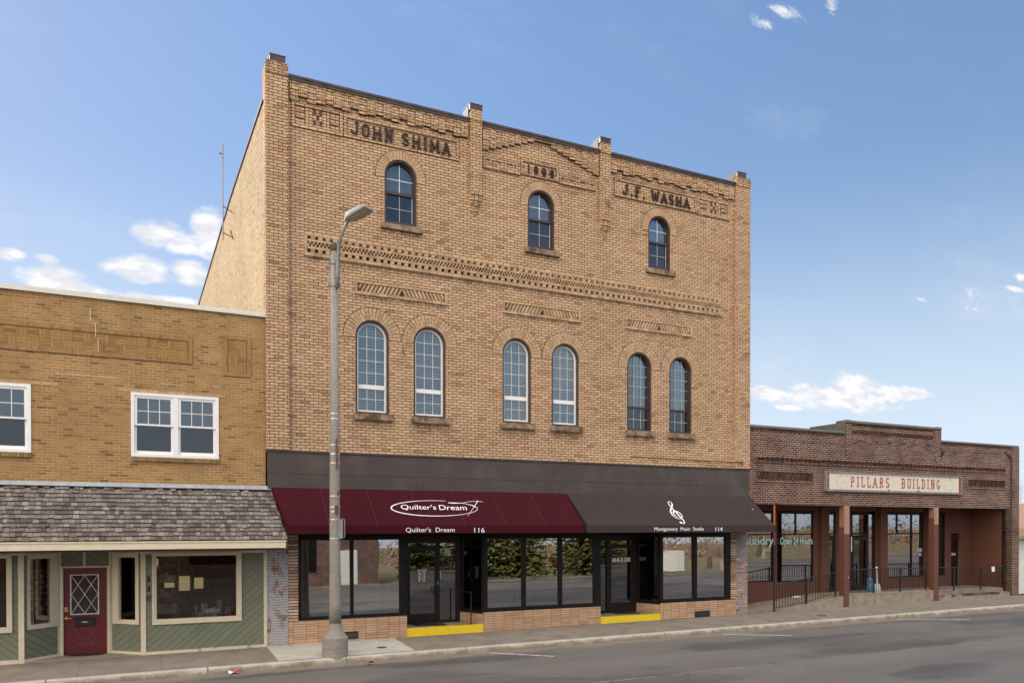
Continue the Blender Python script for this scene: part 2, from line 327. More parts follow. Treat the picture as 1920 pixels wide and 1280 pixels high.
def ground_mats():
    # asphalt
    m, g, b = new_mat('asphalt'); o = g.obj(); x, y, z = g.sep(o)
    c = g.ramp(g.smooth(g.noise(o, 95, 3, .7), .25, .75), [(0, (.088, .082, .079)), (1, (.158, .147, .142))])
    st = g.noise(g.mapv(o, (.05, .8, 1)), 1.0, 5, .6)
    c = g.mix(1.0, c, g.mix(g.smooth(st, .3, .7), (.78, .78, .79), (1.22, 1.2, 1.17)), 'MULTIPLY')
    bl = g.noise(g.mapv(o, (.3, .5, 1)), 1.0, 5, .6)
    c = g.mix(1.0, c, g.mix(g.smooth(bl, .35, .65), (.86, .86, .86), (1.1, 1.09, 1.07)), 'MULTIPLY')
    # pale worn seam along the street
    wv = g.m('MULTIPLY', g.m('SUBTRACT', g.noise(g.mapv(o, (.6, .1, 1)), 1.0, 3, .6), .5), .35)
    s = g.m('ABSOLUTE', g.m('SUBTRACT', g.m('ADD', g.m('ADD', y, wv), g.m('MULTIPLY', x, .006)), -6.75))
    sm = g.m('MULTIPLY', g.smooth(s, .11, .02), g.smooth(g.noise(g.mapv(o, (1.6, 6, 1)), 1.0, 5, .7), .42, .62))
    c = g.mix(g.m('MULTIPLY', sm, .75), c, (.30, .27, .24))
    # transverse cracks
    cw = g.m('MULTIPLY', g.m('SUBTRACT', g.noise(o, 1.5, 4, .6), .5), .7)
    xx = g.m('ADD', g.m('ADD', x, cw), g.m('MULTIPLY', y, .35))
    fr = g.m('FRACT', g.m('DIVIDE', xx, 6.3)); ck = g.smooth(g.m('ABSOLUTE', g.m('SUBTRACT', fr, .5)), .0035, .0012)
    c = g.mix(g.m('MULTIPLY', ck, .55), c, (.05, .045, .042))
    vo = g.N.new('ShaderNodeTexVoronoi'); vo.feature = 'DISTANCE_TO_EDGE'; vo.inputs['Scale'].default_value = .45
    dvec = g.N.new('ShaderNodeVectorMath'); dvec.operation = 'ADD'; g.L.new(o, dvec.inputs[0]); nv = g.N.new('ShaderNodeVectorMath'); nv.operation = 'SCALE'; nv.inputs[3].default_value = .9
    g.L.new(g.noise(o, 1.4, 6, .7, col=True), nv.inputs[0]); g.L.new(nv.outputs[0], dvec.inputs[1]); g.L.new(dvec.outputs[0], vo.inputs['Vector'])
    ck2 = g.m('MULTIPLY', g.smooth(vo.outputs['Distance'], .010, .003), g.smooth(g.noise(o, .35, 3, .5), .45, .58))
    c = g.mix(g.m('MULTIPLY', ck2, .6), c, (.045, .04, .038))
    pt = g.smooth(g.noise(g.mapv(o, (.16, .35, 1), (4, 2, 0)), 1.0, 3, .45), .5, .56)
    c = g.mix(g.m('MULTIPLY', pt, .5), c, (.20, .18, .16))
    oil = g.m('MULTIPLY', g.smooth(g.noise(o, 1.1, 4, .6), .66, .74), .5); c = g.mix(oil, c, (.05, .045, .042))
    # sand by the gutter
    gt = g.m('MULTIPLY', g.smooth(g.m('ADD', y, g.m('MULTIPLY', g.noise(o, 1.2, 5, .65), .7)), -2.35, -1.95), .7)
    c = g.mix(gt, c, (.27, .22, .16))
    g.put(b.inputs['Base Color'], c); b.inputs['Roughness'].default_value = .85; b.inputs['Specular IOR Level'].default_value = .3
    g.put(b.inputs['Normal'], g.bump(g.noise(o, 120, 3, .7), .35, .004))
    # sidewalk
    for name, lo, hi in (('sidewalk_concrete', (.185, .155, .125), (.255, .215, .175)), ('new_concrete', (.43, .40, .34), (.52, .49, .43)), ('kerb_concrete', (.40, .36, .30), (.52, .47, .40))):
        m, g, b = new_mat(name); o = g.obj(); x, y, z = g.sep(o)
        n = g.noise(o, 1.6, 6, .65)
        c = g.mix(g.smooth(n, .3, .7), lo, hi)
        c = g.mix(1.0, c, g.mix(g.smooth(g.noise(o, 60, 3, .7), .3, .7), (.88, .88, .88), (1.1, 1.1, 1.1)), 'MULTIPLY')
        c = g.mix(g.m('MULTIPLY', g.smooth(g.noise(o, 5, 6, .7), .62, .75), .4), c, tuple(k * .55 for k in lo))
        if name == 'sidewalk_concrete':
            fr = g.m('FRACT', g.m('DIVIDE', g.m('ADD', x, g.m('MULTIPLY', g.noise(o, 2, 2, .5), .03)), 1.62))
            jm = g.smooth(g.m('ABSOLUTE', g.m('SUBTRACT', fr, .5)), .008, .003)
            c = g.mix(g.m('MULTIPLY', jm, .6), c, (.10, .08, .065))
        if name == 'kerb_concrete':
            fr = g.m('FRACT', g.m('DIVIDE', g.m('ADD', x, g.m('MULTIPLY', g.noise(o, 5, 3, .6), .06)), 3.05))
            jm = g.smooth(g.m('ABSOLUTE', g.m('SUBTRACT', fr, .5)), .006, .003)
            c = g.mix(g.m('MULTIPLY', jm, .85), c, (.06, .05, .04))
            low = g.m('MULTIPLY', g.smooth(g.m('ADD', y, g.m('MULTIPLY', g.noise(o, 3, 5, .7), .08)), -2.035, -2.07), g.smooth(g.noise(o, 2.2, 6, .7), .28, .6, .6, .95))
            c = g.mix(low, c, (.17, .13, .09))
        g.put(b.inputs['Base Color'], c); b.inputs['Roughness'].default_value = .9
        g.put(b.inputs['Normal'], g.bump(g.noise(o, 40, 5, .7), .3, .004))
    m, g, b = new_mat('grass_dry'); o = g.obj()
    c = g.ramp(g.noise(o, .4, 6, .7), [(.3, (.09, .075, .03)), (.5, (.17, .135, .06)), (.7, (.24, .19, .095))])
    g.put(b.inputs['Base Color'], c); b.inputs['Roughness'].default_value = 1
    m, g, b = new_mat('line_paint'); o = g.obj()
    b.inputs['Base Color'].default_value = (.62, .60, .57, 1); b.inputs['Roughness'].default_value = .8
    wear = g.smooth(g.noise(o, 9, 6, .75), .52, .62)
    tr = g.N.new('ShaderNodeBsdfTransparent'); mx = g.N.new('ShaderNodeMixShader')
    g.L.new(wear, mx.inputs[0]); g.L.new(b.outputs[0], mx.inputs[1]); g.L.new(tr.outputs[0], mx.inputs[2]); g.L.new(mx.outputs[0], g.N['Material Output'].inputs[0])
ground_mats()

def blinds_mat():
    m, g, b = new_mat('window_blind'); o = g.obj(); x, y, z = g.sep(o)
    fr = g.m('FRACT', g.m('DIVIDE', z, .075)); k = g.smooth(fr, .0, .55)
    oi = g.N.new('ShaderNodeObjectInfo'); c = g.mix(k, (.18, .20, .21), (.52, .54, .54)); c = g.mix(1.0, c, g.mix(oi.outputs['Random'], (.75, .75, .76), (1.15, 1.15, 1.13)), 'MULTIPLY'); g.put(b.inputs['Base Color'], c); b.inputs['Roughness'].default_value = .6
blinds_mat()
for nm, stops in (('leaf_spruce', [(0, (.09, .10, .03)), (.5, (.17, .18, .05)), (1, (.28, .27, .085))]), ('leaf_red', [(0, (.10, .03, .02)), (1, (.28, .09, .06))])):
    island(nm, stops, rough=.8)
plain('bark_grey', (.12, .09, .07), .9, var=.3)
plain('bark_pale', (.38, .30, .22), .9, var=.25)
plain('twig_tan', (.33, .24, .17), .9, var=.3)

# ------------------------------------------------------------------ mesh helpers
WL = {}
class MB:
    def __init__(s): s.v = []; s.f = []; s.mi = []; s.cur = 0
    def add(s, vs, fs):
        b = len(s.v); s.v += [tuple(p) for p in vs]; s.f += [tuple(b + i for i in f) for f in fs]; s.mi += [s.cur] * len(fs)
    def box(s, x0, x1, y0, y1, z0, z1):
        s.add([(x0, y0, z0), (x1, y0, z0), (x1, y1, z0), (x0, y1, z0), (x0, y0, z1), (x1, y0, z1), (x1, y1, z1), (x0, y1, z1)],
              [(0, 3, 2, 1), (4, 5, 6, 7), (0, 1, 5, 4), (1, 2, 6, 5), (2, 3, 7, 6), (3, 0, 4, 7)])
        return s
    def pxz(s, pts, y0, y1):
        n = len(pts); s.add([(x, y0, z) for x, z in pts] + [(x, y1, z) for x, z in pts], [tuple(range(n)), tuple(range(2 * n - 1, n - 1, -1))] + [(i, i + n, (i + 1) % n + n, (i + 1) % n) for i in range(n)]); return s
    def pxy(s, pts, z0, z1):
        n = len(pts); s.add([(x, y, z0) for x, y in pts] + [(x, y, z1) for x, y in pts], [tuple(range(n - 1, -1, -1)), tuple(range(n, 2 * n))] + [(i, (i + 1) % n, (i + 1) % n + n, i + n) for i in range(n)]); return s
    def pyz(s, pts, x0, x1):
        n = len(pts); s.add([(x0, y, z) for y, z in pts] + [(x1, y, z) for y, z in pts], [tuple(range(n - 1, -1, -1)), tuple(range(n, 2 * n))] + [(i, (i + 1) % n, (i + 1) % n + n, i + n) for i in range(n)]); return s
    def ring(s, A, B, y0, y1, closed=True):
        n = len(A); vs = [(x, y0, z) for x, z in A] + [(x, y0, z) for x, z in B] + [(x, y1, z) for x, z in A] + [(x, y1, z) for x, z in B]; fs = []
        for i in range(n if closed else n - 1):
            j = (i + 1) % n
            fs += [(i, j, n + j, n + i), (2 * n + j, 2 * n + i, 3 * n + i, 3 * n + j), (j, i, 2 * n + i, 2 * n + j), (n + i, n + j, 3 * n + j, 3 * n + i)]
        if not closed: fs += [(0, n, 3 * n, 2 * n), (n - 1, 3 * n - 1, 4 * n - 1, 2 * n - 1)]
        s.add(vs, fs); return s
    def quad(s, a, b, c, d): s.add([a, b, c, d], [(0, 1, 2, 3)]); return s
    def slab(s, a, b, c, d, off):
        o = Vector(off); P = [Vector(p) for p in (a, b, c, d)]
        s.add(P + [p + o for p in P], [(0, 1, 2, 3), (7, 6, 5, 4), (0, 4, 5, 1), (1, 5, 6, 2), (2, 6, 7, 3), (3, 7, 4, 0)]); return s
    def tube(s, pts, r, seg=8, cap=True):
        pts = [Vector(p) for p in pts]; rr = r if hasattr(r, '__len__') else [r] * len(pts); vs = []; fs = []
        for i, p in enumerate(pts):
            t = (pts[min(i + 1, len(pts) - 1)] - pts[max(i - 1, 0)]).normalized()
            a = t.cross(Vector((0, 0, 1)) if abs(t.z) < .9 else Vector((1, 0, 0))).normalized(); b = t.cross(a)
            for k in range(seg):
                an = 2 * math.pi * k / seg; vs.append(p + (a * math.cos(an) + b * math.sin(an)) * rr[i])
        for i in range(len(pts) - 1):
            for k in range(seg): fs.append((i * seg + k, i * seg + (k + 1) % seg, (i + 1) * seg + (k + 1) % seg, (i + 1) * seg + k))
        if cap: fs += [tuple(range(seg - 1, -1, -1)), tuple(range((len(pts) - 1) * seg, len(pts) * seg))]
        s.add(vs, fs); return s
    def lathe(s, cx, cy, prof, seg=24):
        vs = []; fs = []
        for r, z in prof:
            for k in range(seg): a = 2 * math.pi * k / seg; vs.append((cx + r * math.cos(a), cy + r * math.sin(a), z))
        for i in range(len(prof) - 1):
            for k in range(seg): fs.append((i * seg + k, i * seg + (k + 1) % seg, (i + 1) * seg + (k + 1) % seg, (i + 1) * seg + k))
        fs += [tuple(range(seg - 1, -1, -1)), tuple(range((len(prof) - 1) * seg, len(prof) * seg))]
        s.add(vs, fs); return s
    def build(s, name, mats, parent=None, smooth=False, bev=0, **props):
        if isinstance(mats, str): mats = [mats]
        me = bpy.data.meshes.new(name); o3 = WL.get(parent.name, Vector()) if parent else Vector()
        me.from_pydata([tuple(Vector(p) - o3) for p in s.v], [], s.f)
        for m in mats: me.materials.append(MATS[m])
        me.polygons.foreach_set('material_index', s.mi)
        if smooth: me.polygons.foreach_set('use_smooth', [True] * len(s.f))
        me.validate(); me.update()
        bm = bmesh.new(); bm.from_mesh(me); bmesh.ops.recalc_face_normals(bm, faces=bm.faces); bm.to_mesh(me); bm.free()
        ob = bpy.data.objects.new(name, me); C.objects.link(ob)
        if parent: ob.parent = parent; WL[ob.name] = o3
        if bev:
            md = ob.modifiers.new('bevel', 'BEVEL'); md.width = bev; md.segments = 2; md.limit_method = 'ANGLE'
        for k, v in props.items(): ob[k] = v
        return ob

def thing(name, label, cat, loc=(0, 0, 0), group=None):
    o = bpy.data.objects.new(name, None); C.objects.link(o); o.location = loc; WL[o.name] = Vector(loc)
    o.empty_display_size = .3; o['label'] = label; o['category'] = cat
    if group: o['group'] = group
    return o
def tag(o, label, cat, group=None):
    o['label'] = label; o['category'] = cat
    if group: o['group'] = group
    return o

def wall_mesh(name, mat, parent, outline, holes, y0, y1):
    cu = bpy.data.curves.new('tmp', 'CURVE'); cu.dimensions = '2D'; cu.fill_mode = 'BOTH'; cu.extrude = (y1 - y0) / 2
    for pts in [outline] + holes:
        sp = cu.splines.new('POLY'); sp.points.add(len(pts) - 1)
        for i, (x, z) in enumerate(pts): sp.points[i].co = (x, z, 0, 1)
        sp.use_cyclic_u = True
    to = bpy.data.objects.new('tmp', cu); C.objects.link(to); bpy.context.view_layer.update()
    dg = bpy.context.evaluated_depsgraph_get(); me = bpy.data.meshes.new_from_object(to.evaluated_get(dg))
    C.objects.unlink(to); bpy.data.objects.remove(to)
    o3 = WL[parent.name]; ym = (y0 + y1) / 2
    for v in me.vertices: x, z, d_ = v.co; v.co = (x - o3.x, ym - d_ - o3.y, z - o3.z)
    me.materials.clear(); me.materials.append(MATS[mat]); me.name = name
    bm = bmesh.new(); bm.from_mesh(me); bmesh.ops.remove_doubles(bm, verts=bm.verts, dist=1e-5); bmesh.ops.recalc_face_normals(bm, faces=bm.faces); bm.to_mesh(me); bm.free()
    ob = bpy.data.objects.new(name, me); C.objects.link(ob); ob.parent = parent; WL[ob.name] = o3
    return ob

def text_mesh(name, s, mat, parent, x0, x1, z0, z1, y, shear=0.0, depth=.003, space=1.0, bold=0.0, frame=None):
    """lettering fitted to the box x0..x1, z0..z1 on a plane (frame = origin, right, up, out for tilted planes)"""
    cu = bpy.data.curves.new('tmp', 'FONT'); cu.body = s; cu.extrude = .01; cu.shear = shear; cu.space_word = space; cu.offset = bold
    to = bpy.data.objects.new('tmp', cu); C.objects.link(to); bpy.context.view_layer.update()
    me = bpy.data.meshes.new_from_object(to.evaluated_get(bpy.context.evaluated_depsgraph_get()))
    C.objects.unlink(to); bpy.data.objects.remove(to)
    xs = [v.co.x for v in me.vertices]; ys = [v.co.y for v in me.vertices]
    ax, bx_, ay, by = min(xs), max(xs), min(ys), max(ys); o3 = WL[parent.name]
    for v in me.vertices:
        X = x0 + (v.co.x - ax) / (bx_ - ax) * (x1 - x0); Zz = z0 + (v.co.y - ay) / (by - ay) * (z1 - z0); D = v.co.z / .01 * depth
        if frame: og, ri, up, ou = frame; p = og + ri * X + up * Zz + ou * (y + D)
        else: p = Vector((X, y - D, Zz))
        v.co = p - o3
    me.materials.clear(); me.materials.append(MATS[mat]); me.name = name
    ob = bpy.data.objects.new(name, me); C.objects.link(ob); ob.parent = parent; WL[ob.name] = o3
    return ob

def arc(cx, cz, r, a0, a1, n=8, rz=None):
    rz = rz or r
    return [(cx + r * math.cos(R(a0 + (a1 - a0) * i / n)), cz + rz * math.sin(R(a0 + (a1 - a0) * i / n))) for i in range(n + 1)]
# stroke letters, unit height, given as lists of polylines
def glyph(ch):
    S = .1
    def serif(x, z, w=.11): return [(x - w, z), (x + w, z)]
    if ch == 'J': return .55, [[(.42, 1)] + [(.42, .25)] + arc(.22, .25, .2, 0, -180, 8, .2), serif(.42, 1)]
    if ch == 'O': return .6, [arc(.3, .7, .22, 0, 180, 8, .28) + arc(.3, .3, .22, 180, 360, 8, .28) + [(.52, .7)]]
    if ch == 'H': return .7, [[(.12, 0), (.12, 1)], [(.58, 0), (.58, 1)], [(.12, .5), (.58, .5)], serif(.12, 0), serif(.58, 0)]
    if ch == 'N': return .66, [[(.12, 0), (.12, 1), (.54, 0), (.54, 1)], serif(.12, 0), serif(.54, 1), serif(.12, 1, .1)]
    if ch == 'S': return .56, [arc(.28, .74, .2, 30, 270, 8, .25)[0:] + arc(.28, .25, .2, 90, -150, 8, .25)]
    if ch == 'I': return .3, [[(.15, 0), (.15, 1)], serif(.15, 0), serif(.15, 1)]
    if ch == 'M': return .78, [[(.1, 0), (.1, 1), (.39, .25), (.68, 1), (.68, 0)], serif(.1, 0), serif(.68, 0)]
    if ch == 'A': return .66, [[(.06, 0), (.33, 1), (.6, 0)], [(.17, .35), (.49, .35)], serif(.06, 0, .09), serif(.6, 0, .09)]
    if ch == 'F': return .58, [[(.12, 0), (.12, 1), (.54, 1)], [(.12, .52), (.36, .52)], serif(.12, 0)]
    if ch == 'W': return .86, [[(.06, 1), (.24, 0), (.43, .8), (.62, 0), (.8, 1)], serif(.06, 1, .09), serif(.8, 1, .09)]
    if ch == 'P': return .56, [[(.12, 0), (.12, 1), (.3, 1)] + arc(.3, .74, .18, 90, -90, 8, .26) + [(.12, .48)], serif(.12, 0)]
    if ch == 'L': return .54, [[(.12, 1), (.12, 0), (.48, 0), (.48, .2)], serif(.12, 1)]
    if ch == 'R': return .62, [[(.12, 0), (.12, 1), (.3, 1)] + arc(.3, .76, .18, 90, -90, 8, .24) + [(.12, .52)], [(.3, .52), (.54, 0)], serif(.12, 0)]
    if ch == 'B': return .6, [[(.12, 0), (.12, 1), (.3, 1)] + arc(.3, .76, .17, 90, -90, 6, .24) + [(.12, .52)], arc(.3, .26, .2, 90, -90, 6, .26) + [(.05, 0)], [(.04, 1), (.12, 1)]]
    if ch == 'U': return .62, [[(.12, 1), (.12, .3)] + arc(.32, .26, .2, 180, 360, 8, .26) + [(.52, 1)], serif(.12, 1), serif(.52, 1, .09)]
    if ch == 'D': return .62, [[(.12, 0), (.12, 1), (.26, 1)] + arc(.26, .5, .26, 90, -90, 8, .5) + [(.05, 0)], [(.05, 1), (.12, 1)]]
    if ch == 'G': return .62, [arc(.32, .5, .22, 40, 320, 10, .5), [(.5, .12), (.5, .4), (.36, .4)]]
    if ch == '1': return .3, [[(.15, 0), (.15, 1)], [(.15, 1), (.08, .9)]]
    if ch == '8': return .52, [arc(.26, .75, .17, -90, 270, 12, .23), arc(.26, .26, .19, -90, 270, 12, .26)]
    if ch == '9': return .52, [arc(.26, .68, .18, -90, 270, 12, .3), [(.44, .68), (.44, .3)] + arc(.27, .22, .17, 0, -150, 6, .22)]
    if ch == '.': return .3, [[(.1, .02), (.2, .02)]]
    return .35, []
def strokes(mb, st, ox, oz, sx, sz, t, y, dep, tz=None):
    k = 0
    for pl in st:
        P = [Vector((ox + a * sx, oz + b * sz)) for a, b in pl]
        for a, b in zip(P, P[1:]):
            dv = (b - a)
            if dv.length < 1e-5: continue
            dv.normalize(); n = Vector((-dv.y, dv.x)) * t / 2; e = dv * t * .35; k += 1; q = k % 5 * .0007
            A = a - e; B = b + e
            mb.pxz([(A.x + n.x, A.y + n.y), (A.x - n.x, A.y - n.y), (B.x - n.x, B.y - n.y), (B.x + n.x, B.y + n.y)], y - dep - q, y)
def stroke_text(s, x0, x1, z0, h, t, y, dep, gap=.2, word=.55):
    """returns a list of MB, one for each word"""
    words = s.split(' '); tw = []
    for wd in words: tw.append(sum(glyph(c)[0] for c in wd) + gap * (len(wd) - 1))
    total = sum(tw) + word * (len(words) - 1); k = (x1 - x0) / total; x = x0; outp = []
    for wd in words:
        for c in wd:
            mb = MB(); wgl, st = glyph(c); strokes(mb, st, x, z0, k, h, t, y, dep); x += (wgl + gap) * k; outp.append(mb)
        x += (word - gap) * k
    return outp

# ------------------------------------------------------------------ ground, street
def zw(x): return .03 + .0045 * x            # pavement height at the facades
def zk(x): return -.045 + .0052 * x          # kerb top
def strip(name, mat, y0, y1, za, zb, xs, label=None, thick=0.0, nyy=1):
    mb = MB()
    for a, b in zip(xs, xs[1:]):
        for j in range(nyy):
            t0, t1 = j / nyy, (j + 1) / nyy
            ya, yb = y0 + (y1 - y0) * t0, y0 + (y1 - y0) * t1
            f = lambda x, t: za(x) * (1 - t) + zb(x) * t
            mb.quad((a, ya, f(a, t0)), (b, ya, f(b, t0)), (b, yb, f(b, t1)), (a, yb, f(a, t1)))
    o = mb.build(name, mat); o['kind'] = 'structure'; return o
XS = [-40 + 2 * i for i in range(81)]
gm = MB(); gm.quad((-900, -900, -.6), (900, -900, -.6), (900, 900, -.6), (-900, 900, -.6)); gm.build('ground', 'grass_dry', kind='structure')
strip('sidewalk', 'sidewalk_concrete', -1.92, .012, lambda x: zk(x) + .004, zw, XS)
kb = MB()
for a, b in zip(XS, XS[1:]):
    prof = [(-1.92, 0), (-2.06, 0), (-2.085, -.02), (-2.12, -.15)]
    for (ya, za), (yb, zb) in zip(prof, prof[1:]): kb.quad((a, ya, zk(a) + za), (b, ya, zk(b) + za), (b, yb, zk(b) + zb), (a, yb, zk(a) + zb))
kb.build('kerb', 'kerb_concrete', kind='structure')
strip('road', 'asphalt', -28, -2.11, lambda x: zk(x) - .06, lambda x: zk(x) - .145, XS)
mb = MB()
for a, b in zip(XS, XS[1:]): mb.add([(a, -28, zk(a) - .06), (b, -28, zk(b) - .06), (b, -28.04, zk(b) + .08), (a, -28.04, zk(a) + .08), (b, -28.3, zk(b) + .08), (a, -28.3, zk(a) + .08)], [(0, 1, 2, 3), (3, 2, 4, 5)])
mb.build('kerb_opposite', 'kerb_concrete', kind='structure')
mb = MB(); mb.quad((-60, -200, -.4), (160, -200, -.4), (160, -28.3, .25), (-60, -28.3, -.2)); mb.build('lawn', 'grass_dry', kind='structure')
# newer pale slab round the lamp base
f = lambda x, y: (zk(x) + .004) * (-y / 1.92) + zw(x) * (1 + y / 1.92) + .005
mb = MB(); mb.quad((-.02, -1.915, f(0, -1.915)), (3.24, -1.915, f(3.24, -1.915)), (3.3, .0, f(3.3, 0)), (0.0, -.01, f(0, -.01))); mb.build('pavement_slab', 'new_concrete', kind='structure')
def zr(x, y): return zk(x) - .145 + (-2.11 - y) / 25.89 * .085 + .005
for (xa, ya, xb, yb) in ((5.1, -2.25, 6.26, -3.5), (12.5, -2.36, 14.07, -3.52), (19.92, -2.3, 22.1, -3.4), (27.6, -2.3, 29.6, -3.3)):
    dv = Vector((xb - xa, yb - ya)).normalized(); n = Vector((-dv.y, dv.x)) * .05
    P = [(xa + n.x, ya + n.y), (xa - n.x, ya - n.y), (xb - n.x, yb - n.y), (xb + n.x, yb + n.y)]
    mb = MB(); mb.quad(*[(x, y, zr(x, y)) for x, y in P]); mb.build('parking_line', 'line_paint', kind='structure')
mb = MB(); mb.lathe(2.61, -1.2, [(.125, f(2.6, -1.2) - .02), (.125, f(2.6, -1.2) + .003), (.10, f(2.6, -1.2) + .006), (.0, f(2.6, -1.2) + .007)], 20)
tag(mb.build('valve_cover', 'cast_iron'), 'small round iron valve cover set in the pale pavement slab', 'cover')
mb = MB(); mb.lathe(17.6, -1.3, [(.16, f(17.6, -1.3) - .02), (.16, f(17.6, -1.3) + .003), (.0, f(17.6, -1.3) + .006)], 20)
tag(mb.build('valve_cover', 'cast_iron'), 'dark round valve cover in the grey pavement near the ramp', 'cover')
random.seed(5)
for (nm, x, y, m_, lb, ct, s) in (('litter_scrap', -1.03, -2.25, 'plastic_red', 'crumpled red and white scrap of litter lying in the gutter', 'litter', .11), ('dry_leaf', 1.95, -2.55, 'leaf_dry', 'brown dry leaf lying on the road by the kerb', 'leaf', .09)):
    mb = MB(); z = zr(x, y)
    for k in range(5):
        a = random.random() * 6; q = s * (.4 + random.random() * .6)
        c = (x + random.uniform(-s, s) * .6, y + random.uniform(-s, s) * .6, z + .01 + k * .008)
        if nm == 'litter_scrap': mb.cur = k % 2
        mb.add([(c[0] + q * math.cos(a), c[1] + q * math.sin(a), c[2]), (c[0] + q * math.cos(a + 2), c[1] + q * math.sin(a + 2), c[2] + .03), (c[0] + q * math.cos(a + 3.8), c[1] + q * math.sin(a + 3.8), c[2] + .05), (c[0] + q * .5 * math.cos(a + 5), c[1] + q * .5 * math.sin(a + 5), c[2])], [(0, 1, 2), (0, 2, 3)])
    tag(mb.build(nm, [m_, 'paper_white'] if nm == 'litter_scrap' else m_), lb, ct)

# ------------------------------------------------------------------ main three-storey brick building
BD = thing('brick_building', 'tall three-storey tan brick building with arched windows and two awnings', 'building', (7.8, 0, 0))
W3 = [(3.52, .45, 12.37, 11.08), (7.775, .44, 12.36, 11.08), (11.98, .425, 12.34, 11.09)]
W2 = [(2.73, .455, 8.005, 6.0), (4.335, .465, 7.995, 6.0), (6.983, .459, 7.97, 6.0), (8.585, .464, 7.965, 6.0), (11.225, .457, 7.97, 5.985), (12.81, .44, 7.985, 5.985)]
def opening(cx, hw, zs, zb, ins=0.0, insb=0.0, n=16):
    return [(cx - hw + ins, zb + insb)] + [(x, z) for x, z in reversed(arc(cx, zs, hw - ins, 0, 180, n))] + [(cx + hw - ins, zb + insb)]
BAND = (1.04, 14.42, 9.985, 10.42)
PAN = [(2.26, 4.84), (6.53, 9.1), (10.7, 13.255)]
rect = lambda a, b, c, d: [(a, c), (b, c), (b, d), (a, d)]
holes = [opening(*q) for q in W3 + W2] + [rect(*BAND)] + [rect(a + .075, b - .075, 9.19, 9.4) for a, b in PAN]
wall_mesh('wall', 'brick_tan', BD, rect(0.004, 15.6, 4.9, 14.26), holes, 0.0, .36)
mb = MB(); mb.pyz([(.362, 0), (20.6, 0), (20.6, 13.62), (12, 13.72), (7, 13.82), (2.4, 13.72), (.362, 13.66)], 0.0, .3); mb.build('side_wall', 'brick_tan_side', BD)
mb = MB(); mb.pyz([(.362, 0), (20.6, 0), (20.6, 13.6), (.362, 13.6)], 15.3, 15.6); mb.build('side_wall', 'brick_tan', BD)
mb = MB(); mb.box(.3, 15.3, 20.3, 20.6, 0, 13.6); mb.build('back_wall', 'brick_tan', BD)
mb = MB(); mb.box(.3, 15.3, .36, 20.3, 13.1, 13.25); mb.box(.302, 15.298, .362, 20.3, 8.9, 9.05); mb.box(.302, 15.298, .362, 20.3, 4.4, 4.6); mb.build('roof', 'roof_tar', BD)
mb = MB()
ps = [(.2, 13.665), (2.4, 13.725), (7, 13.825), (12, 13.725), (20.65, 13.625)]
for (a, za), (b, zb) in zip(ps, ps[1:]): mb.add([(-.04, a, za), (.34, a, za), (.34, b, zb), (-.04, b, zb), (-.04, a, za + .045), (.34, a, za + .045), (.34, b, zb + .045), (-.04, b, zb + .045)], [(0, 3, 2, 1), (4, 5, 6, 7), (0, 1, 5, 4), (1, 2, 6, 5), (2, 3, 7, 6), (3, 0, 4, 7)])
mb.build('side_coping', 'coping_brown', BD)
# piers: name, x0, x1, zbot, ztop
PR = -.11
def pier(x0, x1, zb, zt, cap0, cap1, wide, full):
    mb = MB(); mb.box(x0, x1, PR, -.001, zb, 13.5)
    mb.box(x0 - .0 if full else x0, x1, PR - .0, .355 if zt > 14.26 else 0, 14.262, zt) if False else None
    mb.box(x0, x1, PR, -.001, 13.5, 14.26); mb.box(x0, x1, PR, .36, 14.261, zt - .3)
    mb.box(x0 + (0 if full else -.0), x1 + .0, PR - .025, .37, zt - .3, zt - .08); mb.box(x0 + .02, x1 - .02, PR, .36, zt - .08, zt)
    o = mb.build('pier', 'brick_tan', BD)
    c = MB(); c.box(cap0, cap1, PR + .01, .34, zt + .001, zt + .16); c.box(cap0 - .012, cap1 + .012, PR, .35, zt + .16, zt + .175)
    c.cur = 1; c.box(cap0 - .015, cap0 - .001, PR + .12, .40, zt - .22, zt + .12)
    c.build('pier_cap', ['coping_brown', 'flashing_grey'], o)
    return o
P1 = pier(0.0, .556, 4.946, 14.58, .11, .49, False, True)
P2 = pier(5.505, 5.85, 12.33, 14.60, 5.49, 5.865, True, False)
P3 = pier(9.745, 10.1, 12.30, 14.57, 9.735, 10.105, True, False)
P4 = pier(15.0, 15.602, 4.946, 14.56, 15.05, 15.42, False, True)
for pp, x0, x1 in ((P2, 5.505, 5.85), (P3, 9.745, 10.1)):
    mb = MB(); wd = (x1 - x0) / 3; z = 12.32
    for i in range(3):
        nrow = (4, 8, 4)[i]
        for k in range(nrow):
            pro = .125 - .013 * k if i == 1 else .115 - .02 * k
            mb.box(x0 + wd * i + .012, x0 + wd * (i + 1) - .012, -pro - (.018 if k % 2 == 0 else 0), -.001, z - .075 * (k + 1) + .012, z - .075 * k)
    mb.build('corbel', 'brick_pieces', pp)
mb = MB()
for a, b in ((.556, 5.505), (5.85, 9.745), (10.1, 15.0)):
    mb.box(a, b, -.085, .40, 14.232, 14.30); mb.box(a, b, -.10, .41, 14.301, 14.36)
mb.build('coping', 'coping_brown', BD)
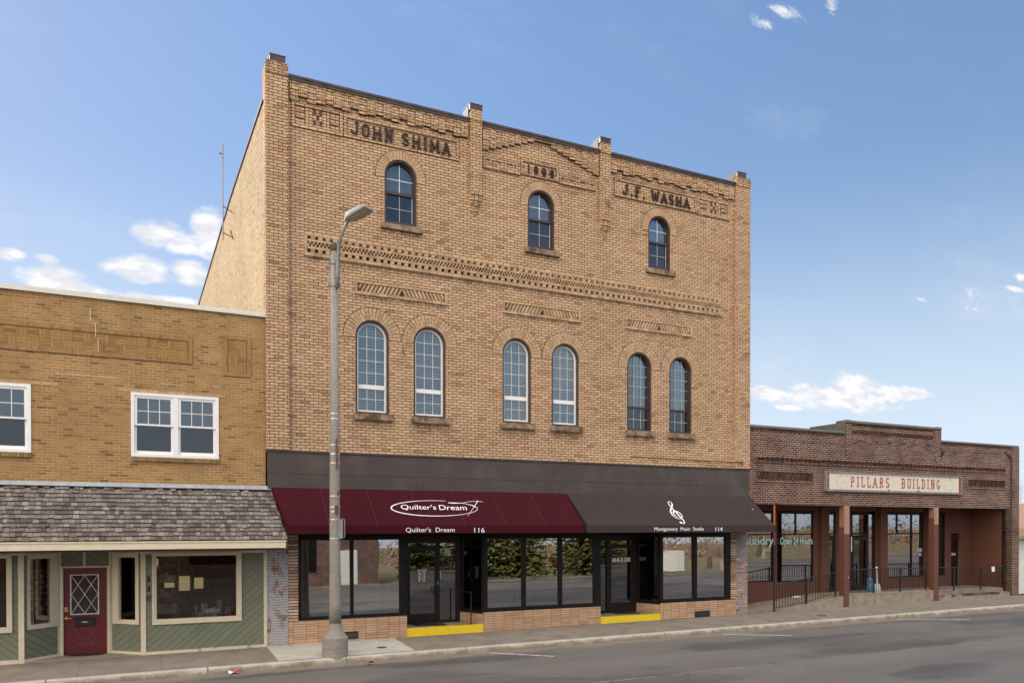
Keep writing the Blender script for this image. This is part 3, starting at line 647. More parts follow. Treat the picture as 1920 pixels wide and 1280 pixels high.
# stepped corbelled strips under the coping
mb = MB(); JB = []
def strips(x0, x1, n, fn):
    wd = (x1 - x0) / n; jb = MB(); JB.append(jb)
    for i in range(n):
        a = x0 + wd * i; zb = fn(i, n); pr = .05 + .022 * (i % 2)
        zt = 14.16
        mb.box(a + .006, a + wd - .006, -pr, -.001, zb, zt)
        jb.box(a + .002, a + wd - .002, -.004, -.0012, zb - .024, zb - .0005); jb.box(a - .007, a + .005, -.046, -.0012, zb, zt)
        if fn(i, n) < 14.0:
            for zz in (zb + .16, zb + .32):
                if zz < zt - .05: mb.box(a + .008, a + wd - .008, -pr - .014, -pr + .001, zz - .07, zz)
strips(.60, 5.46, 22, lambda i, n: 13.80 + (.0756 * (i % 3 == 1)) + (.04 if i % 2 else 0) - .02 * abs(i - 14) / 8)
strips(5.89, 7.5, 8, lambda i, n: 13.61 + .0725 * i)
strips(8.08, 9.71, 8, lambda i, n: 14.07 - .068 * i)
strips(10.15, 14.95, 22, lambda i, n: 13.80 + (.0756 * (i % 3 == 1)) + (.04 if i % 2 else 0) - .02 * abs(i - 8) / 8)
for a, b in ((.56, 5.5), (5.86, 9.74), (10.11, 14.99)): mb.box(a, b, -.06, -.001, 14.165, 14.23)
mb.build('corbelled_frieze', 'brick_tan', BD); [q_.build('frieze_joint', 'joint_dark', BD) for q_ in JB]

# name panels
def frame(mb, jb, x0, x1, z0, z1, t=.075, pr=.022, bt=.11):
    mb.box(x0, x1, -pr, -.001, z1 - t, z1); mb.box(x0, x0 + t, -pr, -.001, z0 + bt, z1 - t); mb.box(x1 - t, x1, -pr, -.001, z0 + bt, z1 - t)
    mb.box(x0, x1, -pr - .008, -.001, z0, z0 + bt)
    e = .017
    for (a, b, c, d_) in ((x0 - e, x1 + e, z0 - e * 1.4, z0), (x0 - e, x1 + e, z1, z1 + e), (x0 - e, x0, z0, z1), (x1, x1 + e, z0, z1), (x0 + t, x1 - t, z1 - t - e * 1.4, z1 - t), (x0 + t, x0 + t + e, z0 + bt, z1 - t), (x1 - t - e, x1 - t, z0 + bt, z1 - t)):
        jb.box(a, b, -.004, -.0012, c, d_)
def fret(mb, jb, x0, x1, z0, z1):
    """recessed squares, upright bars and a little chequer"""
    W_ = x1 - x0; h = z1 - z0
    def sq(a, b, z_lo=0.0, z_hi=1.0):
        A = x0 + a * W_; B = x0 + b * W_; jb.box(A, B, -.0085, -.0012, z0 + z_lo * h, z0 + z_hi * h)
        mb.box(A + .02, B - .012, -.006, -.001, z0, z0)if False else None
    for a in (0.24, .31, .64, .71): mb.box(x0 + a * W_, x0 + (a + .055) * W_, -.02, -.001, z0, z1)
    for a, b in ((0.02, .2), (.80, .98)):
        A = x0 + a * W_; B = x0 + b * W_
        mb.box(A, B, -.012, -.001, z0 + .33 * h, z0 + .62 * h)
        for zz in (.30, .65): jb.box(A, B, -.016, -.0012, z0 + zz * h - .014, z0 + zz * h + .014)
        jb.box(B if a < .5 else A - .02, B + .02 if a < .5 else A, -.006, -.0012, z0, z1)
    for i in range(3):
        for j in range(3):
            A = x0 + (.40 + .07 * i) * W_; Z = z0 + h * j / 3
            if (i + j) % 2: mb.box(A, A + .068 * W_, -.024, -.001, Z, Z + h / 3 - .006)
            else: jb.box(A, A + .068 * W_, -.004, -.0012, Z + .01, Z + h / 3 - .006)
mb = MB(); jb = MB()
frame(mb, jb, .655, 1.955, 13.12, 13.745); fret(mb, jb, .75, 1.86, 13.24, 13.64)
frame(mb, jb, 1.975, 5.19, 13.13, 13.70)
frame(mb, jb, 5.93, 7.085, 13.095, 13.42, .06); frame(mb, jb, 7.1, 8.36, 13.15, 13.605); frame(mb, jb, 8.375, 9.6, 13.1, 13.36, .06)
for x in (6.1, 6.47, 6.83, 8.52, 8.88, 9.24):
    for q in (-.05, .05): mb.box(x + .1 + q - .035, x + .1 + q + .035, -.021, -.001, 13.21, 13.35)
    jb.box(x - .11, x + .0, -.005, -.0012, 13.325, 13.345)
frame(mb, jb, 10.305, 13.43, 13.1, 13.665); frame(mb, jb, 13.45, 14.775, 13.085, 13.665); fret(mb, jb, 13.56, 14.66, 13.2, 13.56)
mb.build('name_panel_frames', 'brick_tan', BD); jb.build('panel_joint', 'joint_dark', BD)
for s, x0, x1, z0, h in (('JOHN SHIMA', 2.17, 4.92, 13.235, .30), ('1898', 7.31, 8.18, 13.225, .205), ('J.F. WASHA', 10.59, 13.12, 13.2, .285)):
    for wmb in stroke_text(s, x0, x1, z0, h, .046 if s[0] == 'J' else .034, -.028 if s != '1898' else -.02, .035, gap=.24 if s != '1898' else .42, word=.7):
        wmb.build('iron_letter', 'lettering_iron', BD)

# dentilled cornice band
x0, x1, z0, z1 = BAND
mb = MB(); mb.box(x0 - .01, x1 + .01, .12, .2, z0 - .02, z1 + .02); bk = mb.build('cornice_backing', 'joint_dark', BD)
mb = MB(); e = .0
def course(xa, xb, za, zb, y0, y1, wd=.2235):
    x = xa; i = 0
    while x < xb - .02:
        b = min(x + wd, xb); mb.box(x + .004, b - .004, y0, y1, za + .004, zb - .004); x = b
course(.965, 14.49, 10.42, 10.475, -.03, .02); course(.965, 14.49, 9.905, 9.985, -.045, .02)
course(1.04, 14.42, 10.276, 10.343, -.03, .1); course(1.04, 14.42, 10.09, 10.157, -.03, .1); course(1.04, 14.42, 9.985, 10.005, -.03, .1)
for za, zb in ((9.985, 10.06), (10.06, 10.13), (10.13, 10.2), (10.2, 10.27), (10.27, 10.345), (10.345, 10.42)):
    for xa in (.965, 14.42): mb.box(xa, xa + .07, -.03, .02, za, zb - .006)
n = 70; p_ = (x1 - x0) / n
for i in range(n):
    xa = x0 + p_ * i
    for za, zb in ((10.343, 10.42), (10.005, 10.09)): mb.box(xa + .085, xa + .185, -.03, .1, za + .004, zb - .004)
n = 140; p_ = (x1 - x0) / n
for i in range(n):
    for r_, (za, zb) in enumerate(((10.157, 10.216), (10.217, 10.276))):
        cx = x0 + p_ * (i + .5 * r_ + .25); q = .029
        mb.pxy([(cx, -.045), (cx + q, -.008), (cx + q, .12), (cx - q, .12), (cx - q, -.008)], za + .003, zb - .003)
mb.build('dentil_cornice', 'brick_pieces', BD)
# leaning-brick panels
for (a, b) in PAN:
    bk = MB(); bk.box(a + .06, b - .06, .05, .15, 9.18, 9.41); bk.box(a - .01, b + .01, -.004, -.0012, 9.088, 9.101)
    mb = MB(); ia, ib = a + .075, b - .075; cx = (ia + ib) / 2
    for k in range(12):
        xa = a + (b - a) * k / 12; xb = a + (b - a) * (k + 1) / 12; mb.box(xa + .004, xb - .004, -.03, .02, 9.105, 9.186); mb.box(xa + .004, xb - .004, -.022, .02, 9.404, 9.43)
    mb.box(a, a + .07, -.03, .02, 9.19, 9.40); mb.box(b - .07, b, -.03, .02, 9.19, 9.40)
    n = 11
    for sgn in (-1, 1):
        for i in range(n):
            bx_ = cx + sgn * (.07 + (ib - cx - .12) * i / (n - 1) * 1.0); t = .036; ln = .055
            lo = bx_ + sgn * ln; hi = bx_ - sgn * ln; lo, hi = bx_ + sgn * .05, bx_ - sgn * .05
            mb.pxz([(lo - t, 9.20), (lo + t, 9.20), (hi + t, 9.39), (hi - t, 9.39)], -.012, .05)
    mb.box(ia + .0, ia + .04, -.012, .05, 9.2, 9.28); mb.box(ib - .04, ib, -.012, .05, 9.2, 9.28)
    o = mb.build('leaning_brick_panel', 'brick_pieces', BD); bk.build('panel_backing', 'joint_dark', o)

# brick arches
def arch_ring(cx, zs, r0, rings, parent, ang0=-4, ang1=184):
    mb = MB(); tot = sum(rings) if True else 0
    nb = int(math.pi * r0 / .068); cnt = 0
    rout = r0 + sum(rings)
    bk = MB(); A = arc(cx, zs, r0 - .002, ang0, ang1, 28); B = arc(cx, zs, rout + .012, ang0, ang1, 28)
    bk.ring(A, B, -.006, -.0012, closed=False)
    nseg = int(R(ang1 - ang0) * (r0 + .12) / .082)
    for i in range(nseg):
        a0 = ang0 + (ang1 - ang0) * (i + .07) / nseg; a1 = ang0 + (ang1 - ang0) * (i + .93) / nseg
        rs = rings if i % 2 == 0 else rings[::-1]; r = r0
        for q in rs:
            P = [(cx + (r + .004) * math.cos(R(a0)), zs + (r + .004) * math.sin(R(a0))), (cx + (r + q - .007) * math.cos(R(a0)), zs + (r + q - .007) * math.sin(R(a0))),
                 (cx + (r + q - .007) * math.cos(R(a1)), zs + (r + q - .007) * math.sin(R(a1))), (cx + (r + .004) * math.cos(R(a1)), zs + (r + .004) * math.sin(R(a1)))]
            mb.pxz(P, -.014, -.001); r += q
    o = mb.build('brick_arch', 'brick_arch', parent); bk.build('arch_mortar', 'joint_dark', o)

def stone_sill(x0, x1, z0, z1, parent, name='sill'):
    mb = MB(); mb.box(x0, x1, -.085, .1, z0, z1); return mb.build(name, 'stone_sill', parent, bev=.01)
def muntins(parent, xs, zs, xa, xb, zfun, zb, y, mat, t=.012):
    """xs = upright positions; zs = bar heights; zfun gives the height of the glass at x"""
    mb = MB()
    for x in xs: mb.box(x - t / 2, x + t / 2, y - .006, y + .004, zb, zfun(x))
    for z in zs:
        a, b = xa, xb
        mb.box(a, b, y - .0075, y + .0025, z - t / 2, z + t / 2)
    return mb.build('muntins', mat, parent)

def arched_window(q, kind):
    cx, hw, zs, zb = q
    mb = MB(); A = opening(cx, hw - .002, zs, zb + .001)
    inn = .05
    B = opening(cx, hw, zs, zb, inn, .045)
    mb.ring(A, B, .015, .22, closed=True)
    wn = mb.build('window', 'window_brown', BD)
    g2 = hw - inn
    zf = lambda x: zs + math.sqrt(max(0, g2 * g2 - (x - cx) ** 2))
    if kind == 'white':
        mb = MB(); A = opening(cx, hw, zs, zb, inn + .001, .046); B = opening(cx, hw, zs, zb, inn + .05, .10)
        mb.ring(A, B, .10, .17); mb.box(cx - g2 + .05, cx + g2 - .05, .095, .165, 6.662, 6.773)
        mb.build('frame', 'window_white', wn)
        a, b = cx - g2 + .05, cx + g2 - .05; g3 = g2 - .05; zf3 = lambda x: zs + math.sqrt(max(0, g3 * g3 - (x - cx) ** 2))
        xs = [a + (b - a) / 3, a + 2 * (b - a) / 3]; st = (8.36 - 6.773) / 5.0
        zs_ = [6.773 + .315 * i for i in range(1, 5)] + [6.395]
        mm = MB()
        for x in xs: mm.box(x - .006, x + .006, .112, .122, zb + .1, 6.662); mm.box(x - .006, x + .006, .112, .122, 6.773, zf3(x))
        for z in zs_:
            hx = g3 if z < zs else math.sqrt(g3 * g3 - (z - zs) ** 2); mm.box(cx - hx, cx + hx, .1105, .1205, z - .006, z + .006)
        mm.build('muntins', 'muntin_white', wn)
        gl = MB(); gl.pxz(opening(cx, hw, zs, zb, inn + .04, .09), .13, .136); gl.build('glass', 'glass_upper', wn)
        bl = MB(); bl.pxz(opening(cx, hw, zs, zb, inn + .03, .05), .24, .25); bl.build('blind', 'window_blind', wn)
    elif kind == 'brown':
        mb = MB(); mb.box(cx - g2 - .0, cx + g2 + .0, .10, .17, 6.70, 6.755); A = opening(cx, hw, zs, zb, inn + .001, .046); B = opening(cx, hw, zs, zb, inn + .03, .08); mb.ring(A, B, .12, .18)
        mb.build('frame', 'window_brown', wn)
        xs = [cx - g2 / 3, cx + g2 / 3]; mm = MB()
        for x in xs: mm.box(x - .007, x + .007, .132, .142, zb + .08, 6.70); mm.box(x - .007, x + .007, .132, .142, 6.755, zf(x) - .03)
        for z in [6.755 + .315 * i for i in range(1, 5)] + [6.36]:
            hx = g2 - .03 if z < zs else math.sqrt((g2 - .03) ** 2 - (z - zs) ** 2); mm.box(cx - hx, cx + hx, .1305, .1405, z - .007, z + .007)
        mm.build('muntins', 'muntin_grey', wn)
        gl = MB(); gl.pxz(rect(cx - g2 + .02, cx + g2 - .02, 6.73, zs) [:2] + [(x, z) for x, z in arc(cx, zs, g2 - .02, 0, 180, 14)], .15, .156); gl.build('glass', 'glass_upper', wn)
        gl = MB(); gl.pxz(rect(cx - g2 + .02, cx + g2 - .02, zb + .07, 6.71), .15, .156); gl.build('glass', 'glass_screen', wn)
        cu = MB()
        for i in range(7):
            a = cx - .02 + (g2) * i / 7; cu.box(a, a + g2 / 7 - .012, .30 + .02 * (i % 2), .33 + .02 * (i % 2), zb + .1, zf(a + .03) - .02 if a < cx + g2 - .1 else zs + .1)
        cu.build('curtain', 'curtain_pale', wn)
    else:
        rail = 11.95; mb = MB(); mb.box(cx - g2, cx + g2, .09, .16, rail - .035, rail + .035)
        A = opening(cx, hw, zs, zb, inn + .001, .046); B = opening(cx, hw, zs, zb, inn + .035, .085); mb.ring(A, B, .11, .17)
        mb.box(cx - hw + .05, cx + hw - .05, .03, .12, zb + .046, zb + .10)
        mb.build('frame', 'window_brown', wn)
        mm = MB(); mm.box(cx - .009, cx + .009, .122, .132, rail + .035, zf(cx) - .03); hx = g2 - .035; mm.box(cx - hx, cx + hx, .1205, .1305, rail + .36, rail + .378); mm.build('muntins', 'muntin_white', wn)
        mm = MB(); mm.box(cx - .007, cx + .007, .122, .132, zb + .09, rail - .035); mm.box(cx - hx, cx + hx, .1205, .1305, rail - .41, rail - .396); mm.box(cx + hx - .02, cx + hx, .118, .128, zb + .1, rail - .035); mm.build('muntins', 'muntin_grey', wn)
        gl = MB(); gl.pxz([(cx - g2 + .02, rail), (cx + g2 - .02, rail)] + arc(cx, zs, g2 - .02, 0, 180, 14), .14, .146); gl.build('glass', 'glass_upper', wn)
        gl = MB(); gl.pxz(rect(cx - g2 + .02, cx + g2 - .02, zb + .07, rail - .02), .14, .146); gl.build('glass', 'glass_screen', wn)
        bl = MB(); bl.pxz([(cx - g2, zb), (cx + g2, zb)] + arc(cx, zs, g2, 0, 180, 12), .26, .27); bl.build('blind', 'blind_grey', wn)
    return wn
for q in W3:
    wn = arched_window(q, 'top'); arch_ring(q[0], q[2], q[1], [.245], BD, -8, 188)
    stone_sill(q[0] - q[1] - .11, q[0] + q[1] + .14, 10.93, 11.078, wn)
for i, q in enumerate(W2):
    wn = arched_window(q, 'white' if i < 4 else 'brown'); arch_ring(q[0], q[2], q[1], [.215, .11], BD, -3, 183)
    stone_sill(q[0] - q[1] - .06, q[0] + q[1] + .105, 5.825, 5.985, wn)
mb = MB(); mb.tube([(3.56, -.0, 7.80), (3.56, -.05, 7.78), (3.57, -.06, 7.66), (3.60, -.03, 7.63)], .014, 6); mb.build('wall_hook', 'cast_iron', BD)
mb = MB(); mb.tube([(13.6, -.02, 5.17), (15.27, -.135, 5.15), (15.275, -.135, 5.07)], .018, 6); mb.tube([(10.9, -.02, 5.19), (13.6, -.02, 5.17)], .012, 6); mb.build('conduit', 'rust', BD)

# fascia board and storefront
mb = MB(); mb.box(.03, 15.6, -.075, -.002, 4.355, 4.90); mb.box(.035, 15.6, -.071, -.002, 3.95, 4.350); mb.box(.02, 15.61, -.10, -.001, 4.902, 4.945)
for x in (4.1, 8.35, 11.6): mb.box(x, x + .006, -.0765, -.07, 3.96, 4.9)
mb.build('fascia_board', 'fascia_paint', BD)
mb = MB(); mb.box(.0, .54, .0, .3, 0.0, 3.95); mb.build('painted_pier', 'brick_whitewashed', BD)
mb = MB(); mb.box(15.085, 15.6, .0, .36, 0.0, 3.95); mb.build('painted_pier', 'brick_bluewashed', BD)
for xa, xb in ((.545, .79), (14.865, 15.083)):
    mb = MB(); k = 0; z = .03 + .6
    random.seed(int(xa * 10))
    while z < 2.78: mb.box(xa, xb - random.uniform(0, .012), -.012 - random.uniform(0, .012), .3, z + .012, z + .063); z += .0755; k += 1
    o = mb.build('end_bricks', 'end_brick', BD)
    b2 = MB(); b2.box(xa + .004, xb - .004, .0, .29, .0, 2.9); b2.build('mortar', 'joint_dark', o)
mb = MB(); mb.box(.545, 14.87, .0, .30, 2.78, 3.94); mb.build('storefront_header', 'aluminium_black', BD)
mb = MB(); mb.box(3.67, 5.9, .0, 1.0, 2.785, 2.83); mb.box(9.81, 12.02, .0, 1.0, 2.785, 2.83); mb.build('entrance_ceiling', 'interior_dark', BD)
def bulkhead(xa, xb, z1=.605):
    mb = MB(); mb.box(xa, xb, -.012, .2, -.02, z1); return mb.build('bulkhead', 'roman_brick', BD)
bulkhead(.545, 3.665, .625); bulkhead(5.913, 9.803); bulkhead(12.022, 15.083)
for xa, xb, z0_, z1_ in ((1.94, 2.325, .10, .285), (13.38, 13.98, .095, .285)):
    mb = MB(); mb.ring(rect(xa, xb, z0_, z1_), rect(xa + .02, xb - .02, z0_ + .02, z1_ - .02), -.028, -.0125); mb.box(xa + .01, xb - .01, -.0135, -.0122, z0_ + .01, z1_ - .01)
    for k in range(5): z = z0_ + .035 + k * (z1_ - z0_ - .05) / 5; mb.slab((xa + .02, -.026, z), (xb - .02, -.026, z), (xb - .02, -.014, z + .02), (xa + .02, -.014, z + .02), (0, 0, -.004))
    mb.build('vent_grate', 'grate_black', BD)
def shop_window(xa, xb, muls, z0=.63, z1=2.78, gz0=.72, gz1=2.675, jl=.08, jr=.19):
    mb = MB(); mb.box(xa, xb, -.01, .12, z0 - .02, gz0); mb.box(xa, xb, -.01, .12, gz1, z1); mb.box(xa, xa + jl, -.01, .12, gz0, gz1); mb.box(xb - jr, xb, -.01, .12, gz0, gz1)
    for (a, b) in muls: mb.box(a, b, -.008, .118, gz0, gz1)
    wn = mb.build('shop_window', 'aluminium_black', BD); edges = [xa + jl] + [v for ab in muls for v in ab] + [xb - jr]
    for a, b in zip(edges[::2], edges[1::2]): gl = MB(); gl.slab((a - .01, .04, gz0 - .01), (b + .01, .04, gz0 - .01), (b + .01, .062, gz1 + .01), (a - .01, .062, gz1 + .01), (0, .006, 0)); gl.build('glass', 'glass_shop', wn)
    return wn
shop_window(.792, 3.665, [(2.134, 2.213)])
shop_window(5.90, 9.81, [(7.158, 7.266), (8.364, 8.475)], jl=.15, jr=.23)
shop_window(12.01, 14.865, [(13.339, 13.477)], jl=.12, jr=.185)
# entrance recesses
for (xa, xb, dl, dr) in ((3.665, 5.913, 3.97, 5.56), (9.81, 12.022, 10.24, 11.72)):
    mb = MB(); mb.pxy([(xa + .002, .0), (xb - .002, .0), (dr + .1, 1.0), (dl - .1, 1.0)], .0, .272); fl = mb.build('entrance_floor', 'threshold_concrete', BD)
    mb = MB(); mb.box(xa + .001, xb - .001, -.014, -.001, zw(xa) - .03, .275); mb.box(xa + .001, xb - .001, -.001, .10, .2725, .276); mb.build('yellow_step', 'yellow_paint', fl)
    for (px, qx, sg) in ((xb, dr, 1), (xa, dl, -1)):
        # slanting return: brick below, glass above
        n_ = Vector((.9, (px - qx) * 1.0, 0)).normalized() * (.08 * sg)
        mb = MB(); mb.slab((px, 0, .2), (qx, .9, .2), (qx, .9, .56), (px, 0, .56), (sg * .12, 0, 0)); rb = mb.build('bulkhead', 'roman_brick', BD)
        mb = MB(); L = lambda t: (px + (qx - px) * t, .9 * t)
        for t0, t1, za, zb in ((0, 1, .56, .66), (0, 1, 2.68, 2.785), (0, .07, .66, 2.68), (.90, 1, .66, 2.68)):
            a = L(t0); b = L(t1); mb.slab((a[0], a[1], za), (b[0], b[1], za), (b[0], b[1], zb), (a[0], a[1], zb), (sg * .1, 0, 0))
        wn = mb.build('shop_window', 'aluminium_black', BD)
        a = L(.06); b = L(.91); gl = MB(); gl.slab((a[0] + sg * .04, a[1], .64), (b[0] + sg * .04, b[1], .64), (b[0] + sg * .04, b[1], 2.7), (a[0] + sg * .04, a[1], 2.7), (sg * .006, 0, 0)); gl.build('glass', 'glass_door', wn)
def alu_door(xa, xb, za, zb, gxa, gxb, gza, gzb, y, parent):
    mb = MB(); mb.ring(rect(xa, xb, za, zb), rect(gxa, gxb, gza, gzb), y, y + .05); dr = mb.build('door', 'door_bronze', parent)
    gl = MB(); gl.box(gxa - .01, gxb + .01, y + .02, y + .026, gza - .01, gzb + .01); gl.build('glass', 'glass_door', dr); return dr
y = .9
EF = MB()
for b in ((3.95, 5.58, .272, .30), (3.95, 4.008, .3, 2.785), (4.852, 4.947, .3, 2.785), (5.462, 5.58, .3, 2.785), (4.008, 4.852, 2.42, 2.463), (4.008, 4.852, 2.567, 2.785), (4.947, 5.462, 2.42, 2.463), (4.947, 5.462, 2.567, 2.785), (4.947, 5.462, .3, .34)): EF.box(b[0], b[1], y - .02, y + .08, b[2], b[3])
ef = EF.build('entrance_frame', 'door_bronze', BD)
gl = MB(); gl.box(4.94, 5.47, y + .03, y + .036, .33, 2.43); gl.box(4.0, 4.86, y + .03, y + .036, 2.45, 2.58); gl.box(4.94, 5.47, y + .03, y + .036, 2.45, 2.58); gl.build('glass', 'glass_door', ef)
d1 = alu_door(4.01, 4.85, .30, 2.42, 4.055, 4.80, .555, 2.335, y - .005, BD)
mb = MB(); mb.tube([(4.80, y - .01, 1.32), (4.79, y - .07, 1.32), (4.75, y - .08, 1.30), (4.75, y - .08, 1.13), (4.79, y - .07, 1.10), (4.81, y - .01, 1.10)], .012, 8); mb.build('handle', 'iron_black', d1)
mb = MB(); mb.box(4.855, 4.905, y - .028, y - .021, 1.36, 1.46); mb.build('sticker', 'plastic_blue', ef)
for b_ in ((4.952, 4.995, .018, 1.52, 1.75), (5.22, 5.40, .05, 1.38, 1.66), (4.06, 4.18, .03, 1.36, 1.57)): mb = MB(); mb.box(b_[0], b_[1], y + b_[2], y + b_[2] + .004, b_[3], b_[4]); mb.build('notice', 'paper_mint', ef)
text_mesh('house_number', '116', 'lettering_white', ef, 5.115, 5.29, 2.19, 2.31, y + .024, bold=.03)
hrs = MB()
random.seed(3)
hrs.box(4.285, 4.575, y + .011, y + .013, 1.79, 1.808)
for k in range(7):
    z = 1.745 - k * .046; hrs.box(4.305, 4.365 + .02 * (k % 3), y + .011, y + .013, z, z + .026)
    for a, b in ((4.43, 4.455), (4.475, 4.515)) if k else ((4.42, 4.53),): hrs.box(a, b, y + .011, y + .013, z, z + .026)
hrs.build('opening_hours', 'lettering_white', d1)
mb = MB(); mb.pxy([(4.06, .8), (4.05, .36), (4.92, .2), (4.95, .72)], .2725, .285); tag(mb.build('door_mat', 'rubber_mat'), 'black rubber mat in front of the glass door numbered 116', 'door mat', 'door mats')
EF = MB()
for b in ((10.22, 11.74, .272, .31), (10.22, 10.312, .31, 2.785), (10.603, 10.692, .31, 2.785), (11.60, 11.74, .31, 2.785), (10.692, 11.6, 2.405, 2.452), (10.692, 11.6, 2.573, 2.785), (10.312, 10.603, 2.405, 2.452), (10.312, 10.603, 2.573, 2.785), (10.312, 10.603, .31, .35)): EF.box(b[0], b[1], y - .02, y + .08, b[2], b[3])
ef = EF.build('entrance_frame', 'door_bronze', BD)
gl = MB(); gl.box(10.3, 10.61, y + .03, y + .036, .34, 2.42); gl.box(10.3, 10.61, y + .03, y + .036, 2.44, 2.58); gl.box(10.68, 11.61, y + .03, y + .036, 2.44, 2.58); gl.build('glass', 'glass_door', ef)
d2 = alu_door(10.695, 11.598, .31, 2.405, 10.775, 11.54, .60, 2.332, y - .005, BD)
mb = MB(); mb.tube([(10.76, y - .01, 1.27), (10.77, y - .07, 1.27), (10.83, y - .08, 1.24), (10.83, y - .08, 1.08), (10.77, y - .07, 1.04), (10.76, y - .01, 1.04)], .012, 8); mb.build('handle', 'iron_black', d2)
text_mesh('phone_number', '364-5130', 'lettering_white', d2, 10.80, 11.51, 1.89, 2.03, y + .008, bold=.03)
mb = MB(); mb.pxy([(10.75, .8), (10.72, .45), (11.5, .3), (11.55, .75)], .2725, .285); tag(mb.build('door_mat', 'rubber_mat'), 'black rubber mat at the music studio door under the phone number', 'door mat', 'door mats')
# little iron hand post beside the 116 step
t = thing('handrail', 'thin black iron handrail beside the yellow step of door 116', 'handrail', (5.6, .1, .27))
mb = MB(); mb.tube([(5.60, .14, .275), (5.60, .14, 1.18)], .02, 8); mb.tube([(5.60, .14, 1.17), (5.42, .8, 1.2)], .016, 8); mb.lathe(5.6, .14, [(.055, .273), (.055, .285), (.02, .30)], 12); mb.build('rail', 'iron_black', t)

# awnings
def awning(xt0, xt1, xb0, xb1, canvas, seammat, nseam):
    dpt = 1.12; zt, zm, zb = 4.0, 3.05, 2.845
    A = Vector((xt0, -.078, zt)); B = Vector((xt1, -.078, zt)); Cc = Vector((xb1, -dpt, zm)); D = Vector((xb0, -dpt, zm))
    mb = MB(); nrm = Vector((0, -(zt - zm), (dpt - .078))).normalized(); NX, NY = 42, 8; gv = []; gf = []
    for side in (0, 1):
        for iy in range(NY + 1):
            for ix in range(NX + 1):
                u_, v_ = ix / NX, iy / NY; p = A.lerp(B, u_).lerp(D.lerp(Cc, u_), v_); bay = (u_ * 6) % 1.0
                sag = .014 * math.sin(math.pi * bay) * math.sin(math.pi * min(1, v_)) + .004 * math.sin(u_ * 47 + v_ * 5)* v_ * (1 - v_)
                gv.append(p - nrm * (sag + side * .012))
    W1 = NX + 1
    for side in (0, 1):
        o_ = side * W1 * (NY + 1)
        for iy in range(NY):
            for ix in range(NX): q = o_ + iy * W1 + ix; gf.append((q, q + 1, q + W1 + 1, q + W1) if side == 0 else (q + W1, q + W1 + 1, q + 1, q))
    mb.add(gv, gf); mb.slab((xb0, -dpt - .006, zm + .006), (xb0, -dpt - .006, zb), (xb1, -dpt - .006, zb), (xb1, -dpt - .006, zm + .006), (0, .012, 0))
    for xt, xb, sg in ((xt0, xb0, 1), (xt1, xb1, -1)): mb.add([(xt, -.08, zt - .02), (xb, -dpt + .01, zm), (xb, -dpt + .01, zb), (xt, -.08, zb)], [(0, 1, 2, 3)]); mb.add([(xt + sg * .004, -.08, zt - .02), (xb + sg * .004, -dpt + .01, zm), (xb + sg * .004, -dpt + .01, zb), (xt + sg * .004, -.08, zb)], [(3, 2, 1, 0)])
    aw = mb.build('awning', canvas, BD)
    sm = MB(); nrm = Vector((0, -(zt - zm), -(dpt - .078) * -1)).normalized() ; nrm = Vector((0, -(zt - zm), (dpt - .078))).normalized()
    for i in range(1, nseam):
        t = i / nseam; a = A.lerp(B, t) + nrm * .0015; b = D.lerp(Cc, t) + nrm * .0015; b.x = a.x + .0
        sm.add([a - Vector((.004, 0, 0)), b - Vector((.004, 0, 0)), b + Vector((.004, 0, 0)), a + Vector((.004, 0, 0))], [(0, 1, 2, 3)])
    sm.build('seam', seammat, aw)
    fr = MB(); k = 5
    for i in range(k + 1):
        x = xb0 + .05 + (xb1 - xb0 - .1) * i / k; fr.tube([(x, -.1, zb + .1), (x, -dpt + .03, zb + .1), (x, -dpt + .03, zm - .03), (x, -.1, zt - .06)], .014, 6)
    fr.tube([(xb0 + .03, -dpt + .03, zb + .1), (xb1 - .03, -dpt + .03, zb + .1)], .014, 6); fr.build('awning_frame', 'iron_black', aw)
    og = Vector((0, -.078, zt)); up = (A - Vector((A.x, -dpt, zm))).normalized(); ou = nrm
    return aw, (og, Vector((1, 0, 0)), up, ou)
aw1, F1 = awning(.135, 8.53, .335, 8.53, 'maroon_canvas', 'seam_maroon', 7)
aw2, F2 = awning(8.60, 15.60, 8.67, 15.73, 'brown_canvas', 'seam_brown', 6)
ZV = 3.0
text_mesh('lettering', "Quilter's  Dream", 'lettering_white', aw1, 3.27, 4.605, 2.862, 3.0, -1.13)
text_mesh('lettering', "116", 'lettering_white', aw1, 5.165, 5.46, 2.862, 2.99, -1.13)
text_mesh('lettering', "Montgomery  Music  Studio", 'lettering_white', aw2, 10.975, 12.82, 2.865, 3.005, -1.13)
text_mesh('lettering', "114", 'lettering_white', aw2, 13.275, 13.555, 2.88, 3.0, -1.13)
def onplane(F, pts, wfun, off=.004):
    og, ri, up, ou = F; vs = []; fs = []
    for i, (a, b) in enumerate(pts):
        p0 = Vector(pts[max(i - 1, 0)]); p1 = Vector(pts[min(i + 1, len(pts) - 1)]); dv = (p1 - p0).normalized(); n = Vector((-dv.y, dv.x)) * wfun(i / (len(pts) - 1)) / 2
        for s_ in (1, -1): q = Vector((a, b)) + n * s_; vs.append(og + ri * q.x + up * q.y + ou * off)
    for i in range(len(pts) - 1): fs.append((2 * i, 2 * i + 2, 2 * i + 3, 2 * i + 1))
    return vs, fs
mb = MB(); cx, cz = 4.26, -.73
E1 = [(cx + 1.22 * math.cos(R(a)), cz + .31 * math.sin(R(a)) + .02 * math.cos(R(a))) for a in range(72, 392, 6)]
mb.add(*onplane(F1, E1, lambda t: .014 + .022 * math.sin(math.pi * min(1, t * 1.25)) ** 2))
